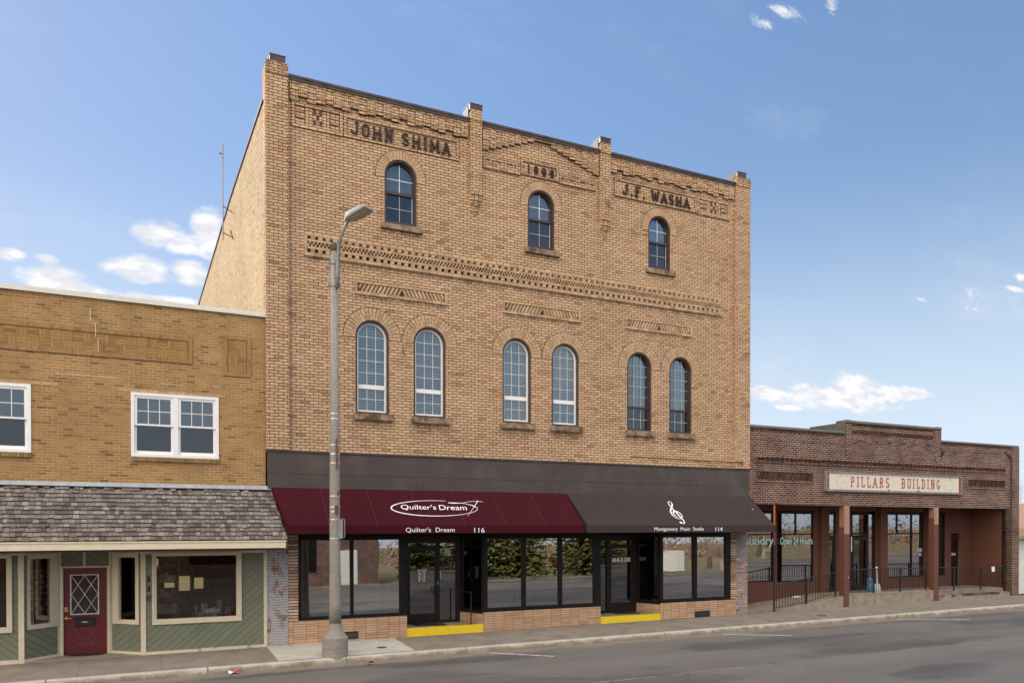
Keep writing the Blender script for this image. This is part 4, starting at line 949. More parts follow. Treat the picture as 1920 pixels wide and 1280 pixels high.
E2 = [(4.69 + .06 * i, -.50 - .012 * math.sin(i / 14 * 5)) for i in range(8)] + [(5.2 + .075 * i, -.47 + .05 * math.sin(i / 7 * 2.6)) for i in range(8)]
mb.add(*onplane(F1, E2, lambda t: .045 * max(.25, 1 - 2.6 * abs(t - .16)), .0055))
E3 = [(5.05, -.50), (5.2, -.535), (5.33, -.59), (5.45, -.68)]; mb.add(*onplane(F1, E3, lambda t: .018, .0048))
mb.add(*onplane(F1, [(5.585, -.40), (5.56, -.45), (5.09, -1.05)], lambda t: .034 * (1.1 - t), .0065)); mb.build('needle_logo', 'lettering_white', aw1)
text_mesh('lettering', "Quilter's", 'lettering_white', aw1, 3.31, 4.28, -.82, -.60, .006, shear=.12, frame=F1)
text_mesh('lettering', "Dream", 'lettering_white', aw1, 4.36, 5.16, -.80, -.60, .006, shear=.12, frame=F1)
# treble clef
def spline(P, n=8):
    o_ = []
    for i in range(len(P) - 1):
        p0 = Vector(P[max(i - 1, 0)]); p1 = Vector(P[i]); p2 = Vector(P[i + 1]); p3 = Vector(P[min(i + 2, len(P) - 1)])
        for k in range(n):
            t = k / n; o_.append(tuple(.5 * ((2 * p1) + (p2 - p0) * t + (2 * p0 - 5 * p1 + 4 * p2 - p3) * t * t + (3 * p1 - p0 - 3 * p2 + p3) * t ** 3)))
    o_.append(tuple(P[-1])); return o_
K = [(12.02, -.98), (11.965, -.93), (11.93, -.80), (11.99, -.70), (12.11, -.70), (12.19, -.80), (12.17, -.95), (12.05, -1.03), (11.92, -1.0), (11.85, -.86), (11.88, -.68), (12.02, -.50), (12.12, -.36), (12.12, -.25), (12.07, -.22), (12.0, -.30), (12.0, -.45), (12.06, -.75), (12.12, -1.05), (12.12, -1.18), (12.05, -1.25), (11.96, -1.2)]
K = [(a + .06, b * 1.0 - .07) for a, b in K]
mb = MB(); ks = spline(K, 7); mb.add(*onplane(F2, ks, lambda t: .02 + .035 * math.sin(math.pi * t * 3) ** 2, .004))
blob = arc(12.03, -1.275, .045, 0, 360, 12); og, ri, up, ou = F2; mb.add([og + ri * a + up * b + ou * .0055 for a, b in blob[:-1]], [tuple(range(12))]); mb.build('treble_clef', 'lettering_white', aw2)
mb = MB(); mb.add([F2[0] + F2[1] * (15.32 + a) + F2[2] * (-.62 + b) + F2[3] * .004 for a, b in ((-.03, 0), (0, -.02), (.035, .01), (0, .02))], [(0, 1, 2, 3)]); mb.build('patch', 'lettering_white', aw2)

# shop interiors of the main building
mb = MB()
for xa, xb in ((.31, 9.0), (9.06, 15.28)):
    mb.box(xa, xb, 5.2, 5.3, .1, 4.35); mb.box(xa, xb, .31, 5.2, 2.95, 3.0)
mb.box(9.0, 9.06, .2, 5.3, .1, 4.35)
mb.build('interior_wall', 'interior_dark', BD)
mb = MB(); mb.box(.31, 15.28, 1.05, 5.2, .0, .30); mb.box(.56, 3.6, .21, 1.05, .0, .30); mb.box(6.05, 9.7, .21, 1.05, 0, .3); mb.box(12.2, 15.0, .21, 1.05, 0, .3); mb.build('interior_floor', 'interior_carpet', BD)
for (x0_, x1_, y0_, zt, lb) in ((1.75, 2.55, 1.3, 1.72, 'left grey display panel standing in the quilt shop window'), (2.62, 3.35, 1.45, 1.74, 'right grey display panel standing in the quilt shop window')):
    t = thing('room_divider', lb, 'divider', (x0_, y0_, .3), 'grey panels in the quilt shop window')
    mb = MB(); mb.box(x0_, x1_, y0_, y0_ + .04, .34, zt); mb.build('panel', 'interior_grey', t)
    mb = MB(); mb.box(x0_, x0_ + .05, y0_ - .12, y0_ + .16, .301, .34); mb.box(x1_ - .05, x1_, y0_ - .12, y0_ + .16, .301, .34); mb.build('foot', 'iron_black', t)
t = thing('planter', 'low wicker planter with bare stems inside the quilt shop window', 'planter', (1.15, .55, .3))
mb = MB(); mb.lathe(1.15, .55, [(.13, .301), (.15, .5), (.24, .74), (.26, .78), (.2, .77), (.18, .7)], 18); mb.build('pot', 'wicker', t)
mb = MB(); random.seed(8)
for k in range(12): a = random.random() * 6.3; l = random.uniform(.2, .5); mb.tube([(1.15, .55, .7), (1.15 + .1 * math.cos(a), .55 + .08 * math.sin(a), .8 + l * .4), (1.15 + .3 * math.cos(a), .55 + .15 * math.sin(a), .74 + l)], .006, 4)
mb.build('stems', 'twig_tan', t)
t = thing('window_sign', 'small white notice on a black stand inside the middle shop window', 'sign', (9.0, 1.2, .3))
mb = MB(); mb.box(8.88, 9.16, 1.2, 1.21, 1.35, 1.66); mb.build('board', 'paper_white', t); mb = MB(); mb.tube([(9.02, 1.23, .31), (9.02, 1.23, 1.5)], .015, 6); mb.lathe(9.02, 1.23, [(.14, .301), (.14, .315), (.02, .33)], 14); mb.build('stand', 'iron_black', t)
t = thing('folding_chair', 'white wire folding chair seen through the middle shop window', 'chair', (7.9, 1.3, .3))
mb = MB()
for x in (7.7, 8.1): mb.tube([(x, 1.1, .305), (x + .02, 1.5, 1.0)], .012, 6); mb.tube([(x, 1.5, .305), (x + .02, 1.12, .75)], .012, 6)
mb.tube([(7.72, 1.5, 1.0), (8.12, 1.5, 1.0)], .012, 6)
mb.build('frame', 'band_steel', t); mb = MB(); mb.box(7.7, 8.12, 1.1, 1.46, .73, .75); mb.build('seat', 'white_enamel', t)

# antenna on the sunlit side wall
t = thing('antenna_mast', 'thin metal antenna mast bracketed to the sunlit side wall', 'antenna', (-.3, 6.65, 12.25))
mb = MB(); mb.tube([(-.3, 6.65, 12.25), (-.3, 6.7, 15.2)], .02, 6); mb.tube([(-.3, 6.7, 14.9), (-.3, 6.72, 15.35)], .03, 6); mb.tube([(-.3, 6.7, 15.05), (-.42, 6.7, 15.05)], .03, 6); mb.build('mast', 'pole_steel', t)
mb = MB(); mb.tube([(-.3, 6.65, 13.35), (0, 6.9, 13.3)], .015, 6); mb.build('bracket', 'rust', t); mb = MB(); mb.tube([(-.3, 6.65, 12.5), (0, 6.8, 12.45)], .015, 6); mb.tube([(-.02, 6.5, 12.3), (-.02, 7.1, 12.75)], .02, 6); mb.build('bracket', 'rust', t)

# ------------------------------------------------------------------ left shop, golden brick over green siding
LS = thing('brick_shop', 'low golden brick shop with green diagonal siding and wood shingle awning roof', 'shop building', (-4.5, 0, 0))
wins = [(-6.94, -5.02, 4.66, 6.175), (-3.03, -1.10, 4.655, 6.155)]
wall_mesh('wall', 'brick_golden', LS, rect(-11, -.004, 3.9, 8.25), [rect(a, b, c, d_) for a, b, c, d_ in wins], 0.0, .3)
mb = MB(); mb.box(-11, -10.7, .302, 14, 0, 8.2); mb.box(-.32, -.02, .302, 14, 0, 8.2); mb.box(-10.7, -.32, 13.7, 14, 0, 8.2); mb.box(-10.7, -.32, .302, 13.7, 7.6, 7.7); mb.box(-10.7, -.32, .302, 13.7, 3.6, 3.7); mb.build('rear_walls', 'brick_golden', LS)
mb = MB(); mb.box(-11.03, .05, -.05, .36, 8.235, 8.335); mb.box(-11.03, .05, -.055, -.045, 8.22, 8.30); mb.build('coping', 'coping_white', LS)
# basket weave strip and square panel
mb = MB(); jb = MB()
mb.cur = 0
random.seed(2)
a0_, a1_ = -11, -1.69
mb.box(a0_, a1_, -.02, -.001, 7.45, 7.54); mb.box(a0_, a1_, -.02, -.001, 6.915, 7.0); mb.box(a1_ - .1, a1_, -.0205, -.001, 7.0, 7.45)
jb.box(a0_, a1_ - .1, -.003, -.0012, 7.438, 7.45); jb.box(a0_, a1_, -.003, -.0012, 6.90, 6.915); jb.box(a1_ - .112, a1_ - .1, -.003, -.0012, 7.0, 7.45)
for (xa, xb, za, zb) in ((-.997, -.346, 7.6, 7.69), (-.997, -.346, 6.70, 6.78), (-.997, -.9, 6.78, 7.6), (-.44, -.346, 6.78, 7.6)): mb.box(xa, xb, -.018, -.001, za, zb)
for (xa, xb, za, zb) in ((-.9, -.44, 7.588, 7.6), (-.997, -.346, 6.69, 6.70), (-.9, -.89, 6.78, 7.6), (-.45, -.44, 6.78, 7.6)): jb.box(xa, xb, -.003, -.0012, za, zb)
mb.build('trim_courses', 'brick_golden_weave', LS)
def weave(x0, x1, z0, rows, sz, nm):
    mb = MB(); nx = int((x1 - x0) / sz)
    for i in range(nx):
        for j in range(rows):
            X = x0 + (x1 - x0) * i / nx; Z = z0 + j * sz; k = 3
            s_ = (x1 - x0) / nx
            for q in range(k):
                if (i + j) % 2: mb.box(X + s_ * q / k + .004, X + s_ * (q + 1) / k - .004, -.006, -.001, Z + .004, Z + sz - .004)
                else: mb.box(X + .004, X + s_ - .004, -.006, -.001, Z + sz * q / k + .004, Z + sz * (q + 1) / k - .004)
    o = mb.build(nm, 'brick_weave_pieces', LS)
island('brick_weave_pieces', [(0, (0.220, 0.123, 0.045)), (.3, (0.290, 0.171, 0.059)), (.8, (0.340, 0.199, 0.076)), (1, (0.340, 0.180, 0.086))])
weave(-11, -1.80, 7.0, 2, .219, 'basket_weave_panel'); weave(-.885, -.455, 6.785, 4, .2, 'basket_weave_panel')
jb.build('trim_joint', 'joint_dark', LS)
mb = MB(); mb.box(-3.27, -.72, -.004, -.001, 6.158, 6.235); mb.box(-7.3, -4.5, -.004, -.001, 6.18, 6.25); mb.build('lintel_course', 'end_brick_pale', LS) if False else None
island('lintel_brick', [(0, (.42, .25, .13)), (1, (.52, .36, .22))])
for a, b, z in ((-3.27, -.95, 6.162), (-7.3, -4.5, 6.182)):
    mb = MB(); x = a
    while x < b: mb.box(x + .005, min(x + .2, b), -.005, -.001, z, z + .062); x += .206
    mb.build('lintel', 'lintel_brick', LS)
# efflorescence lines
mb = MB()
for x, za, zb in ((-3.86, 7.72, 8.02), (-3.75, 7.35, 7.66), (-3.70, 7.02, 7.3)): mb.box(x, x + .014, -.0215 if zb < 7.7 else -.0025, -.001, za, zb)
for xa, xb, z in ((-4.55, -3.3, 6.46), (-2.4, -1.9, 6.395), (-1.25, -1.05, 6.42)): mb.box(xa, xb, -.0022, -.001, z, z + .009)
mb.build('mortar_repair', 'brick_repair', LS) if 'brick_repair' in MATS else None
plain('brick_repair', (.60, .56, .50), .9); mb.build('mortar_repair', 'brick_repair', LS)
for (xa, xb, za, zb) in wins:
    mb = MB(); mb.ring(rect(xa + .002, xb - .002, za + .002, zb - .002), rect(xa + .075, xb - .075, za + .075, zb - .075), -.022, .07)
    cx = (xa + xb) / 2; mb.box(cx - .055, cx + .055, -.018, .068, za + .075, zb - .075); wn = mb.build('window', 'window_white', LS, bev=.004)
    for (a, b) in ((xa + .075, cx - .055), (cx + .055, xb - .075)):
        zmid = za + .735
        mb = MB(); mb.ring(rect(a + .001, b - .001, zmid, zb - .076), rect(a + .058, b - .058, zmid + .04, zb - .13), .0, .04); mb.ring(rect(a + .001, b - .001, za + .076, zmid + .03), rect(a + .05, b - .05, za + .145, zmid - .0), .042, .075)
        mb.build('sash', 'window_white', wn)
        mm = MB(); x0, x1, z0, z1 = a + .058, b - .058, zmid + .04, zb - .13
        for k in (1, 2): x = x0 + (x1 - x0) * k / 3; mm.box(x - .008, x + .008, .012, .02, z0, z1)
        z = (z0 + z1) / 2; mm.box(x0, x1, .0105, .0185, z - .008, z + .008); mm.build('muntins', 'muntin_white', wn)
        gl = MB(); gl.box(x0 - .01, x1 + .01, .024, .03, z0 - .01, z1 + .01); gl.build('glass', 'glass_upper', wn)
        gl = MB(); gl.box(a + .045, b - .045, .056, .062, za + .14, zmid); gl.build('glass', 'glass_screen', wn)
        bl = MB(); bl.box(a, b, .28, .29, za, zb); bl.build('blind', 'interior_grey', wn)
    mb = MB(); x = xa + .02
    while x < xb - .02: mb.box(x + .003, x + .067, -.05, .02, za - .10, za - .003); x += .0705
    mb.build('sill', 'sill_golden', wn) if 'sill_golden' in MATS else (island('sill_golden', [(0, (.20, .13, .06)), (1, (.30, .19, .08))]), mb.build('sill', 'sill_golden', wn))
# shingle pent roof
zt, zb_, dp = 3.95, 2.71, 1.18
mb = MB(); mb.add([(-11, -.01, zt - .03), (.10, -.01, zt - .03), (.30, -dp + .03, zb_ - .0), (-11, -dp + .03, zb_ - .0), (-11, -.01, zb_ - .02), (.10, -.01, zb_ - .02)], [(0, 1, 2, 3), (1, 5, 2), (3, 2, 5, 4)])
rf = mb.build('shingle_roof', 'joint_dark', LS)
random.seed(11); mb = MB(); rows = 13; sl = Vector((0, -dp, zb_ - zt)); L_ = sl.length; sld = sl.normalized(); nr = Vector((0, -(zt - zb_), dp)).normalized(); nr = Vector((0, zb_ - zt, dp)).normalized()
if nr.z < 0: nr = -nr
for r_ in range(rows):
    x = -8.5 - random.random() * .1
    while True:
        ww = random.uniform(.075, .155); t0 = r_ / rows; t1 = (r_ + 1) / rows
        lim = .11 + .2 * t1
        if x > lim - .02: break
        xe = min(x + ww, lim + random.uniform(-.01, .01)); jit = random.uniform(-.012, .012); lift = .036 + random.uniform(0, .012)
        if r_ == 0 and random.random() < .35: x = xe; continue
        a = Vector((0, 0, zt)) + sld * (L_ * t0 - .03) ; b = Vector((0, 0, zt)) + sld * (L_ * t1 + .015 + jit)
        tilt = random.uniform(-.006, .006); g2_ = .0035
        a0 = a + nr * .006; b0 = b + nr * lift; b0r = b + nr * (lift + tilt) + sld * random.uniform(-.006, .006); th = -nr * .026
        P = [Vector((x + g2_, a0.y, a0.z)), Vector((xe - g2_, a0.y, a0.z)), Vector((xe - g2_, b0r.y, b0r.z)), Vector((x + g2_, b0.y, b0.z))]
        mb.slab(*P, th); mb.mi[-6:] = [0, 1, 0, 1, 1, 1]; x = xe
mb.build('shingles', ['shingle_wood', 'shingle_butt_shade'], rf)
mb = MB(); mb.box(-11, .105, -.05, -.002, 3.955, 4.035); mb.box(-11, .10, -.10, -.051, 3.94, 3.955); mb.build('flashing', 'flashing_pale', LS)
mb = MB(); mb.box(-11, .275, -dp - .02, -dp + .02, 2.52, 2.665); mb.box(-11, .285, -dp - .035, -dp + .015, 2.666, 2.70); mb.add([(.255, -dp + .02, 2.52), (.275, -dp + .02, 2.52), (.275, -.03, 2.44), (.255, -.03, 2.44), (.255, -dp + .02, 2.69), (.275, -dp + .02, 2.69), (.275, -.03, 2.60), (.255, -.03, 2.60)], [(0, 3, 2, 1), (4, 5, 6, 7), (0, 1, 5, 4), (1, 2, 6, 5), (2, 3, 7, 6), (3, 0, 4, 7)]); mb.build('fascia', 'cream_paint', LS)
mb = MB(); mb.box(-11, .25, -dp + .021, .8, 2.47, 2.50); mb.build('soffit', 'interior_dark', LS)
# siding walls with holes
def pane_hole(a, b, c, d_): return rect(a, b, c, d_)
wall_mesh('siding', 'siding_right', LS, rect(-2.74, -.06, .05, 2.44), [rect(-2.52, -.69, .82, 2.34)], 0.0, .12)
wall_mesh('siding', 'siding_left', LS, rect(-10.9, -5.27, .03, 2.44), [rect(-7.6, -5.49, .80, 2.34)], 0.0, .12)
def trim(nm, boxes, mat='cream_paint', parent=LS):
    mb = MB()
    for i, b in enumerate(boxes): mb.box(b[0], b[1], b[4] if len(b) > 4 else -.02, .0, b[2], b[3])
    return mb.build(nm, mat, parent)
trim('trim', [(-2.84, -2.73, .0, 2.44, -.026), (-.06, .018, .03, 2.40, -.024), (-2.73, .0, 2.375, 2.44, -.02)])
trim('base_board', [(-2.73, -1.6, .0, .085, -.03)]); trim('base_board', [(-1.598, .0, .01, .095, -.03)], 'peeling_cream')
trim('trim', [(-5.285, -5.175, -.01, 2.44, -.026), (-10.9, -5.29, 2.39, 2.44, -.02)]); trim('base_board', [(-10.9, -5.29, -.02, .09, -.03)])
def big_window(xa, xb, za, zb, gx0, gx1, gz0, gz1):
    mb = MB(); mb.ring(rect(xa, xb, za, zb), rect(xa + .05, xb - .05, za + .055, zb - .05), -.045, .0); mb.ring(rect(xa + .045, xb - .045, za + .05, zb - .045), rect(gx0, gx1, gz0, gz1), -.028, .09)
    wn = mb.build('shop_window', 'cream_paint', LS); gl = MB(); gl.box(gx0 - .01, gx1 + .01, .03, .036, gz0 - .01, gz1 + .01); gl.build('glass', 'glass_dim', wn)
big_window(-2.597, -.588, .715, 2.41, -2.50, -.708, .838, 2.325)
big_window(-7.7, -5.40, .70, 2.41, -7.58, -5.505, .82, 2.33)
# angled returns to the door
def angled(px, py, qx, qy, mat, sg, f0, f1, g0, g1):
    P = Vector((px, py, 0)); Q = Vector((qx, qy, 0)); dv = Q - P; n = Vector((dv.y, -dv.x, 0)).normalized()
    if n.y > 0: n = -n
    at = lambda t, z, o=0: P + dv * t + Vector((0, 0, z)) + n * o
    def bar(mb, t0, t1, z0, z1, o, th): mb.slab(at(t0, z0, o), at(t1, z0, o), at(t1, z1, o), at(t0, z1, o), -n * th)
    mb = MB(); 
    for (a, b, c, e_) in ((0, f0 + .02, .03, 2.44), (f1 - .02, 1, .03, 2.44), (f0 + .02, f1 - .02, .03, .78), (f0 + .02, f1 - .02, 2.36, 2.44)): bar(mb, a, b, c, e_, 0, .08)
    mb.build('siding', mat, LS)
    mb = MB(); bar(mb, 0, 1, .0, .085, .03, .03); bar(mb, 0, 1, 2.39, 2.44, .02, .02); bar(mb, .93, 1.0, .085, 2.39, .022, .02); mb.build('trim', 'cream_paint', LS)
    mb = MB()
    for (a, b, c, e_) in ((f0, g0, .73, 2.41), (g1, f1, .73, 2.41), (g0, g1, .73, .83), (g0, g1, 2.30, 2.41)): bar(mb, a, b, c, e_, .035, .12)
    wn = mb.build('shop_window', 'cream_paint', LS)
    mb = MB(); bar(mb, g0 - .01, g1 + .01, .82, 2.31, -.03, .006); mb.build('glass', 'glass_dim', wn)
angled(-5.20, .0, -4.53, .66, 'siding_left', -1, .10, .93, .17, .74)
angled(-2.79, .0, -3.49, .66, 'siding_right', 1, .10, .90, .20, .72)
mb = MB(); mb.box(-4.53, -3.49, .64, .74, 2.10, 2.44); mb.build('siding', 'siding_left', LS)
trim('trim', [(-4.05, -4.0, 2.10, 2.44)]).location.y += .64
mb = MB()
for b in ((-4.535, -4.46, .02, 2.10), (-3.555, -3.48, .02, 2.10), (-4.46, -3.555, 2.065, 2.10), (-4.535, -4.50, 2.10, 2.42), (-3.515, -3.48, 2.10, 2.42)): mb.box(b[0], b[1], .60, .72, b[2], b[3])
df = mb.build('door_frame', 'cream_paint', LS)
wall_o = MB(); wall_o.ring(rect(-4.458, -3.557, .035, 2.063), rect(-4.30, -3.745, .985, 1.89), .655, .70); dr = wall_o.build('door', 'door_maroon', LS)
mb = MB(); mb.box(-4.31, -3.735, .68, .686, .975, 1.90); mb.build('glass', 'glass_dim', dr)
mb = MB(); mb.ring(rect(-4.322, -3.723, .963, 1.905), rect(-4.296, -3.748, .989, 1.885), .645, .66)
def bar2(mb, a, b, t, y0, y1):
    A, B = Vector(a), Vector(b); dv = (B - A).normalized(); n = Vector((-dv.y, dv.x)) * t / 2; mb.pxz([tuple(A + n), tuple(A - n), tuple(B - n), tuple(B + n)], y0, y1)
cx, cz = -4.022, 1.437; hw, hh = .274, .448
k = 0
for (a, b) in (((cx - hw, cz + hh), (cx + hw, cz - hh * 1.0)), ((cx + hw, cz + hh), (cx - hw, cz - hh)), ((cx, cz + hh), (cx - hw, cz)), ((cx, cz + hh), (cx + hw, cz)), ((cx - hw, cz), (cx, cz - hh)), ((cx + hw, cz), (cx, cz - hh))):
    k += 1; bar2(mb, a, b, .012, .664 + .0006 * k, .672 + .0006 * k)
mb.build('leaded_lattice', 'leaded_came', dr)
mb = MB(); mb.box(-4.22, -3.825, .60, .655, .70, .885); mb.box(-4.225, -3.82, .59, .655, .885, .90); sl_ = mb.build('mail_box', 'iron_black', dr, bev=.008)
mb = MB(); mb.box(-4.09, -3.95, .592, .60, .785, .80); mb.box(-4.04, -4.0, .591, .599, .775, .81); mb.build('emblem', 'band_steel', sl_)
mb = MB(); mb.lathe(0, 0, [(.03, 0), (.03, .02), (.012, .05)], 12); 
hd = MB(); hd.tube([(-4.405, .655, .895), (-4.405, .59, .895), (-4.38, .585, .90), (-4.29, .585, .885)], .011, 8); hd.tube([(-4.405, .655, .895), (-4.405, .635, .895)], .034, 12); hd.build('door_handle', 'brass', dr)
mb = MB(); mb.box(-4.44, -4.37, .645, .656, 1.04, 1.15); mb.build('deadbolt', 'brass', dr)
mb = MB(); k = 0
for a, b in (((-4.29, .69), (-3.74, .30)), ((-3.74, .69), (-4.29, .30)), ((-4.15, .70), (-4.02, .60)), ((-4.02, .60), (-3.9, .70)), ((-4.27, .66), (-4.12, .50)), ((-4.12, .50), (-4.27, .34)), ((-3.77, .66), (-3.92, .50)), ((-3.92, .50), (-3.77, .34)), ((-4.02, .43), (-4.2, .27)), ((-4.02, .43), (-3.82, .27)), ((-4.2, .27), (-3.82, .27))):
    if k > 1: bar2(mb, a, b, .012, .6515 - .0004 * k, .655)
    k += 1
mb.build('door_moulding', 'door_groove', dr)
mb = MB(); mb.pxy([(-5.2, .01), (-2.8, .01), (-3.49, .72), (-4.53, .72)], -.03, .026); mb.build('threshold', 'threshold_concrete', LS)
mb = MB(); mb.lathe(0, 0, [(.45, .0), (.45, .012)], 24); mt = MB(); mt.v = [(-3.98 + x * .85, .52 + y * .3, .0275 + z) for x, y, z in mb.v]; mt.f = mb.f; mt.mi = mb.mi; tag(mt.build('door_mat', 'rubber_mat'), 'dark oval mat below the maroon shop door', 'door mat', 'door mats')
for i, c in enumerate('118'): text_mesh('house_number', c, 'lettering_black', LS, -2.708 if c == '8' else -2.69, -2.622 if c == '8' else -2.64, 1.72 - i * .225, 1.86 - i * .225, -.006)
mb = MB(); mb.box(-10.7, -.33, 3.4, 3.5, .03, 2.9); mb.box(-.36, -.33, .13, 3.4, .03, 2.9); mb.box(-10.7, -.33, .75, 3.4, 2.85, 2.9); mb.build('interior_wall', 'interior_red', LS)
mb = MB(); mb.box(-10.7, -.34, .75, 3.4, .0, .03); mb.box(-2.7, -.34, .13, .75, 0, .7);mb.box(-7.7, -5.4, .13, .75, 0, .7); mb.build('interior_floor', 'interior_carpet', LS)
# things in the shop window
plain('pane_glow', (.5, .45, .25), .8, emis=((1.0, .86, .42, 1), .22))
for (xa, xb, za, zb) in ((-2.75, -2.35, 2.0, 2.25), (-2.2, -1.95, 1.45, 1.75), (-1.85, -1.55, 1.35, 1.75), (-1.45, -1.2, 1.4, 1.7), (-2.75, -2.5, 1.4, 1.75)):
    mb = MB(); mb.box(xa, xb, 3.36, 3.395, za - .1, zb - .1); mb.build('added_glow_pane', 'pane_glow', LS)  # glowing panes added on the back wall for yellow windows seen in the glass
for x in (-2.9, -2.28, -1.9, -1.5, -1.1): mb = MB(); mb.box(x - .03, x + .03, 2.9, 2.96, .035, 2.3); mb.build('interior_post', 'interior_dark', LS)
t = thing('display_table', 'red draped display table behind the big window of shop 118', 'table', (-1.3, 1.3, .03))
mb = MB(); mb.box(-1.7, -.7, 1.0, 1.5, .70, .74); mb.build('table_top', 'plastic_red', t); mb = MB(); mb.box(-1.66, -.74, 1.03, 1.47, .031, .70); mb.build('cloth', 'interior_red', t)
random.seed(31); mb = MB(); x = -1.66
while x < -.8: ww = random.uniform(.06, .16); mb.box(x, x + ww - .015, 1.1, 1.25, .741, .741 + random.uniform(.08, .4)); x += ww
mb.build('goods', 'goods_mixed', t) if 'goods_mixed' in MATS else (island('goods_mixed', [(0, (.3, .05, .05)), (.3, (.5, .45, .35)), (.6, (.15, .2, .12)), (1, (.6, .6, .55))], rough=.6), mb.build('goods', 'goods_mixed', t))
t = thing('ornamental_sheep', 'small white sheep figurine behind the big window of shop 118', 'figurine', (-1.25, .42, .7))
mb = MB()
for (x, z, r) in ((-1.25, .93, .085), (-1.34, .93, .08), (-1.17, .92, .08), (-1.08, .93, .05)): mb.lathe(x, .42, [(r * math.sin(R(a)) + .001, z + r * math.cos(R(a))) for a in range(180, -1, -20)], 12)
for x in (-1.34, -1.2): 
    for yy_ in (.38, .46): mb.tube([(x, yy_, .701), (x, yy_, .9)], .014, 6)
mb.build('body', 'white_enamel', t, smooth=True)
t = thing('shelf_unit', 'red shelving full of small goods behind the shop 118 window', 'shelf', (-2.2, 1.6, .03))
mb = MB()
for z in (.4, .8, 1.2, 1.6, 2.0): mb.box(-2.5, -1.95, 1.5, 1.8, z, z + .03)
mb.box(-2.52, -2.5, 1.5, 1.8, .031, 2.1); mb.box(-1.95, -1.93, 1.5, 1.8, .031, 2.1); mb.build('frame', 'plastic_red', t)
random.seed(4); mb = MB()
for z in (.43, .83, 1.23, 1.63):
    x = -2.48
    while x < -2.0: ww = random.uniform(.05, .12); mb.box(x, x + ww - .01, 1.52, 1.6, z + .001, z + random.uniform(.08, .26)); x += ww
mb.build('goods', 'goods_mixed', t) if 'goods_mixed' in MATS else (island('goods_mixed', [(0, (.3, .05, .05)), (.3, (.5, .45, .35)), (.6, (.15, .2, .12)), (1, (.6, .6, .55))], rough=.6), mb.build('goods', 'goods_mixed', t))
for (nm, lb, x, y, zz, wd, hh_, m_) in (('pot_green', 'green pot behind the shop 118 window', -2.0, .4, .7, .15, .16, 'siding_right'), ('pot_red', 'red bowl beside the white sheep in the shop window', -.95, .45, .7, .17, .14, 'plastic_red')):
    mb = MB(); mb.lathe(x, y, [(wd * .6, zz + .001), (wd, zz + hh_), (wd * .93, zz + hh_), (wd * .5, zz + .03)], 16); tag(mb.build('flower_pot' if 'green' in nm else 'bowl', m_), lb, 'pot' if 'green' in nm else 'bowl')
for i, (xx, zz) in enumerate(((-4.95, 1.0), (-3.05, 1.0))):
    t = thing('display_rack', 'card rack crowded with small cards in the %s side window of the maroon door' % ('left' if i == 0 else 'right'), 'rack', (xx, .75, .03), 'card racks beside the maroon door')
    mb = MB(); mb.box(xx - .25, xx + .25, .86, .88, .031, 2.1); mb.build('board', 'interior_red', t)
    mb = MB(); random.seed(20 + i)
    for r_ in range(9):
        for c_ in range(4):
            if random.random() < .75: a = xx - .22 + c_ * .115 + random.uniform(-.01, .01); z = .95 + r_ * .125; mb.box(a, a + .08, .845, .859, z, z + random.uniform(.05, .1))
    mb.build('cards', 'goods_mixed', t)
for x_ in (-9.0,):
    pass

# ------------------------------------------------------------------ Pillars building
PB = thing('pillared_building', 'low dark red brick building with brown pillars and a long cream sign', 'building', (22.8, 0, 0))
X0, X1 = 15.605, 30.15
outl = [(X0, 3.78), (29.62, 3.755), (29.62, .14), (X1, .14), (X1, 6.30), (25.28, 6.31), (25.28, 6.76), (20.12, 6.78), (20.12, 6.36), (X0, 6.38)]
wall_mesh('wall', 'brick_maroon', PB, outl, [], 0.0, .32)
mb = MB(); mb.box(X0 + .01, X1 - .01, 14, 14.3, 0, 5.8); mb.box(X1 - .3, X1, .322, 14, 0, 6.2); mb.build('rear_walls', 'brick_maroon', PB); mb = MB(); mb.box(X0 + .01, X1 - .31, .33, 14, 5.6, 5.7); mb.build('roof', 'roof_tar', PB)
mb = MB(); mb.box(X0, 20.1, -.04, .36, 6.365, 6.44); mb.box(20.10, 25.30, -.045, .37, 6.765, 6.845); mb.box(25.25, X1 + .02, -.04, .36, 6.30, 6.36); mb.box(25.281, 25.31, -.04, .36, 6.36, 6.765); mb.box(20.09, 20.118, -.04, 1.6, 6.44, 6.765); mb.box(20.10, 20.4, -.06, -.044, 6.765, 6.86); mb.box(24.95, 25.3, -.06, -.044, 6.765, 6.86); mb.build('coping', 'coping_metal', PB) if 'coping_metal' in MATS else (plain('coping_metal', (.16, .14, .12), .5, var=.15), mb.build('coping', 'coping_metal', PB))
for xa, xb, zt_ in ((20.13, 20.42, 6.72), (24.95, 25.27, 6.72)):
    mb = MB(); mb.box(xa, xb, -.06, -.001, 5.75, zt_)
    for k in range(5): mb.box(xa + .03 * k + .0, xb - .03 * k, -.055 + .008 * k, -.001, 5.75 - .07 * (k + 1), 5.75 - .07 * k - .0)
    mb.build('pilaster', 'brick_maroon', PB)
mb = MB(); mb.box(29.70, X1 + .0, -.06, -.001, .14, 6.28); mb.build('pilaster', 'brick_maroon', PB)
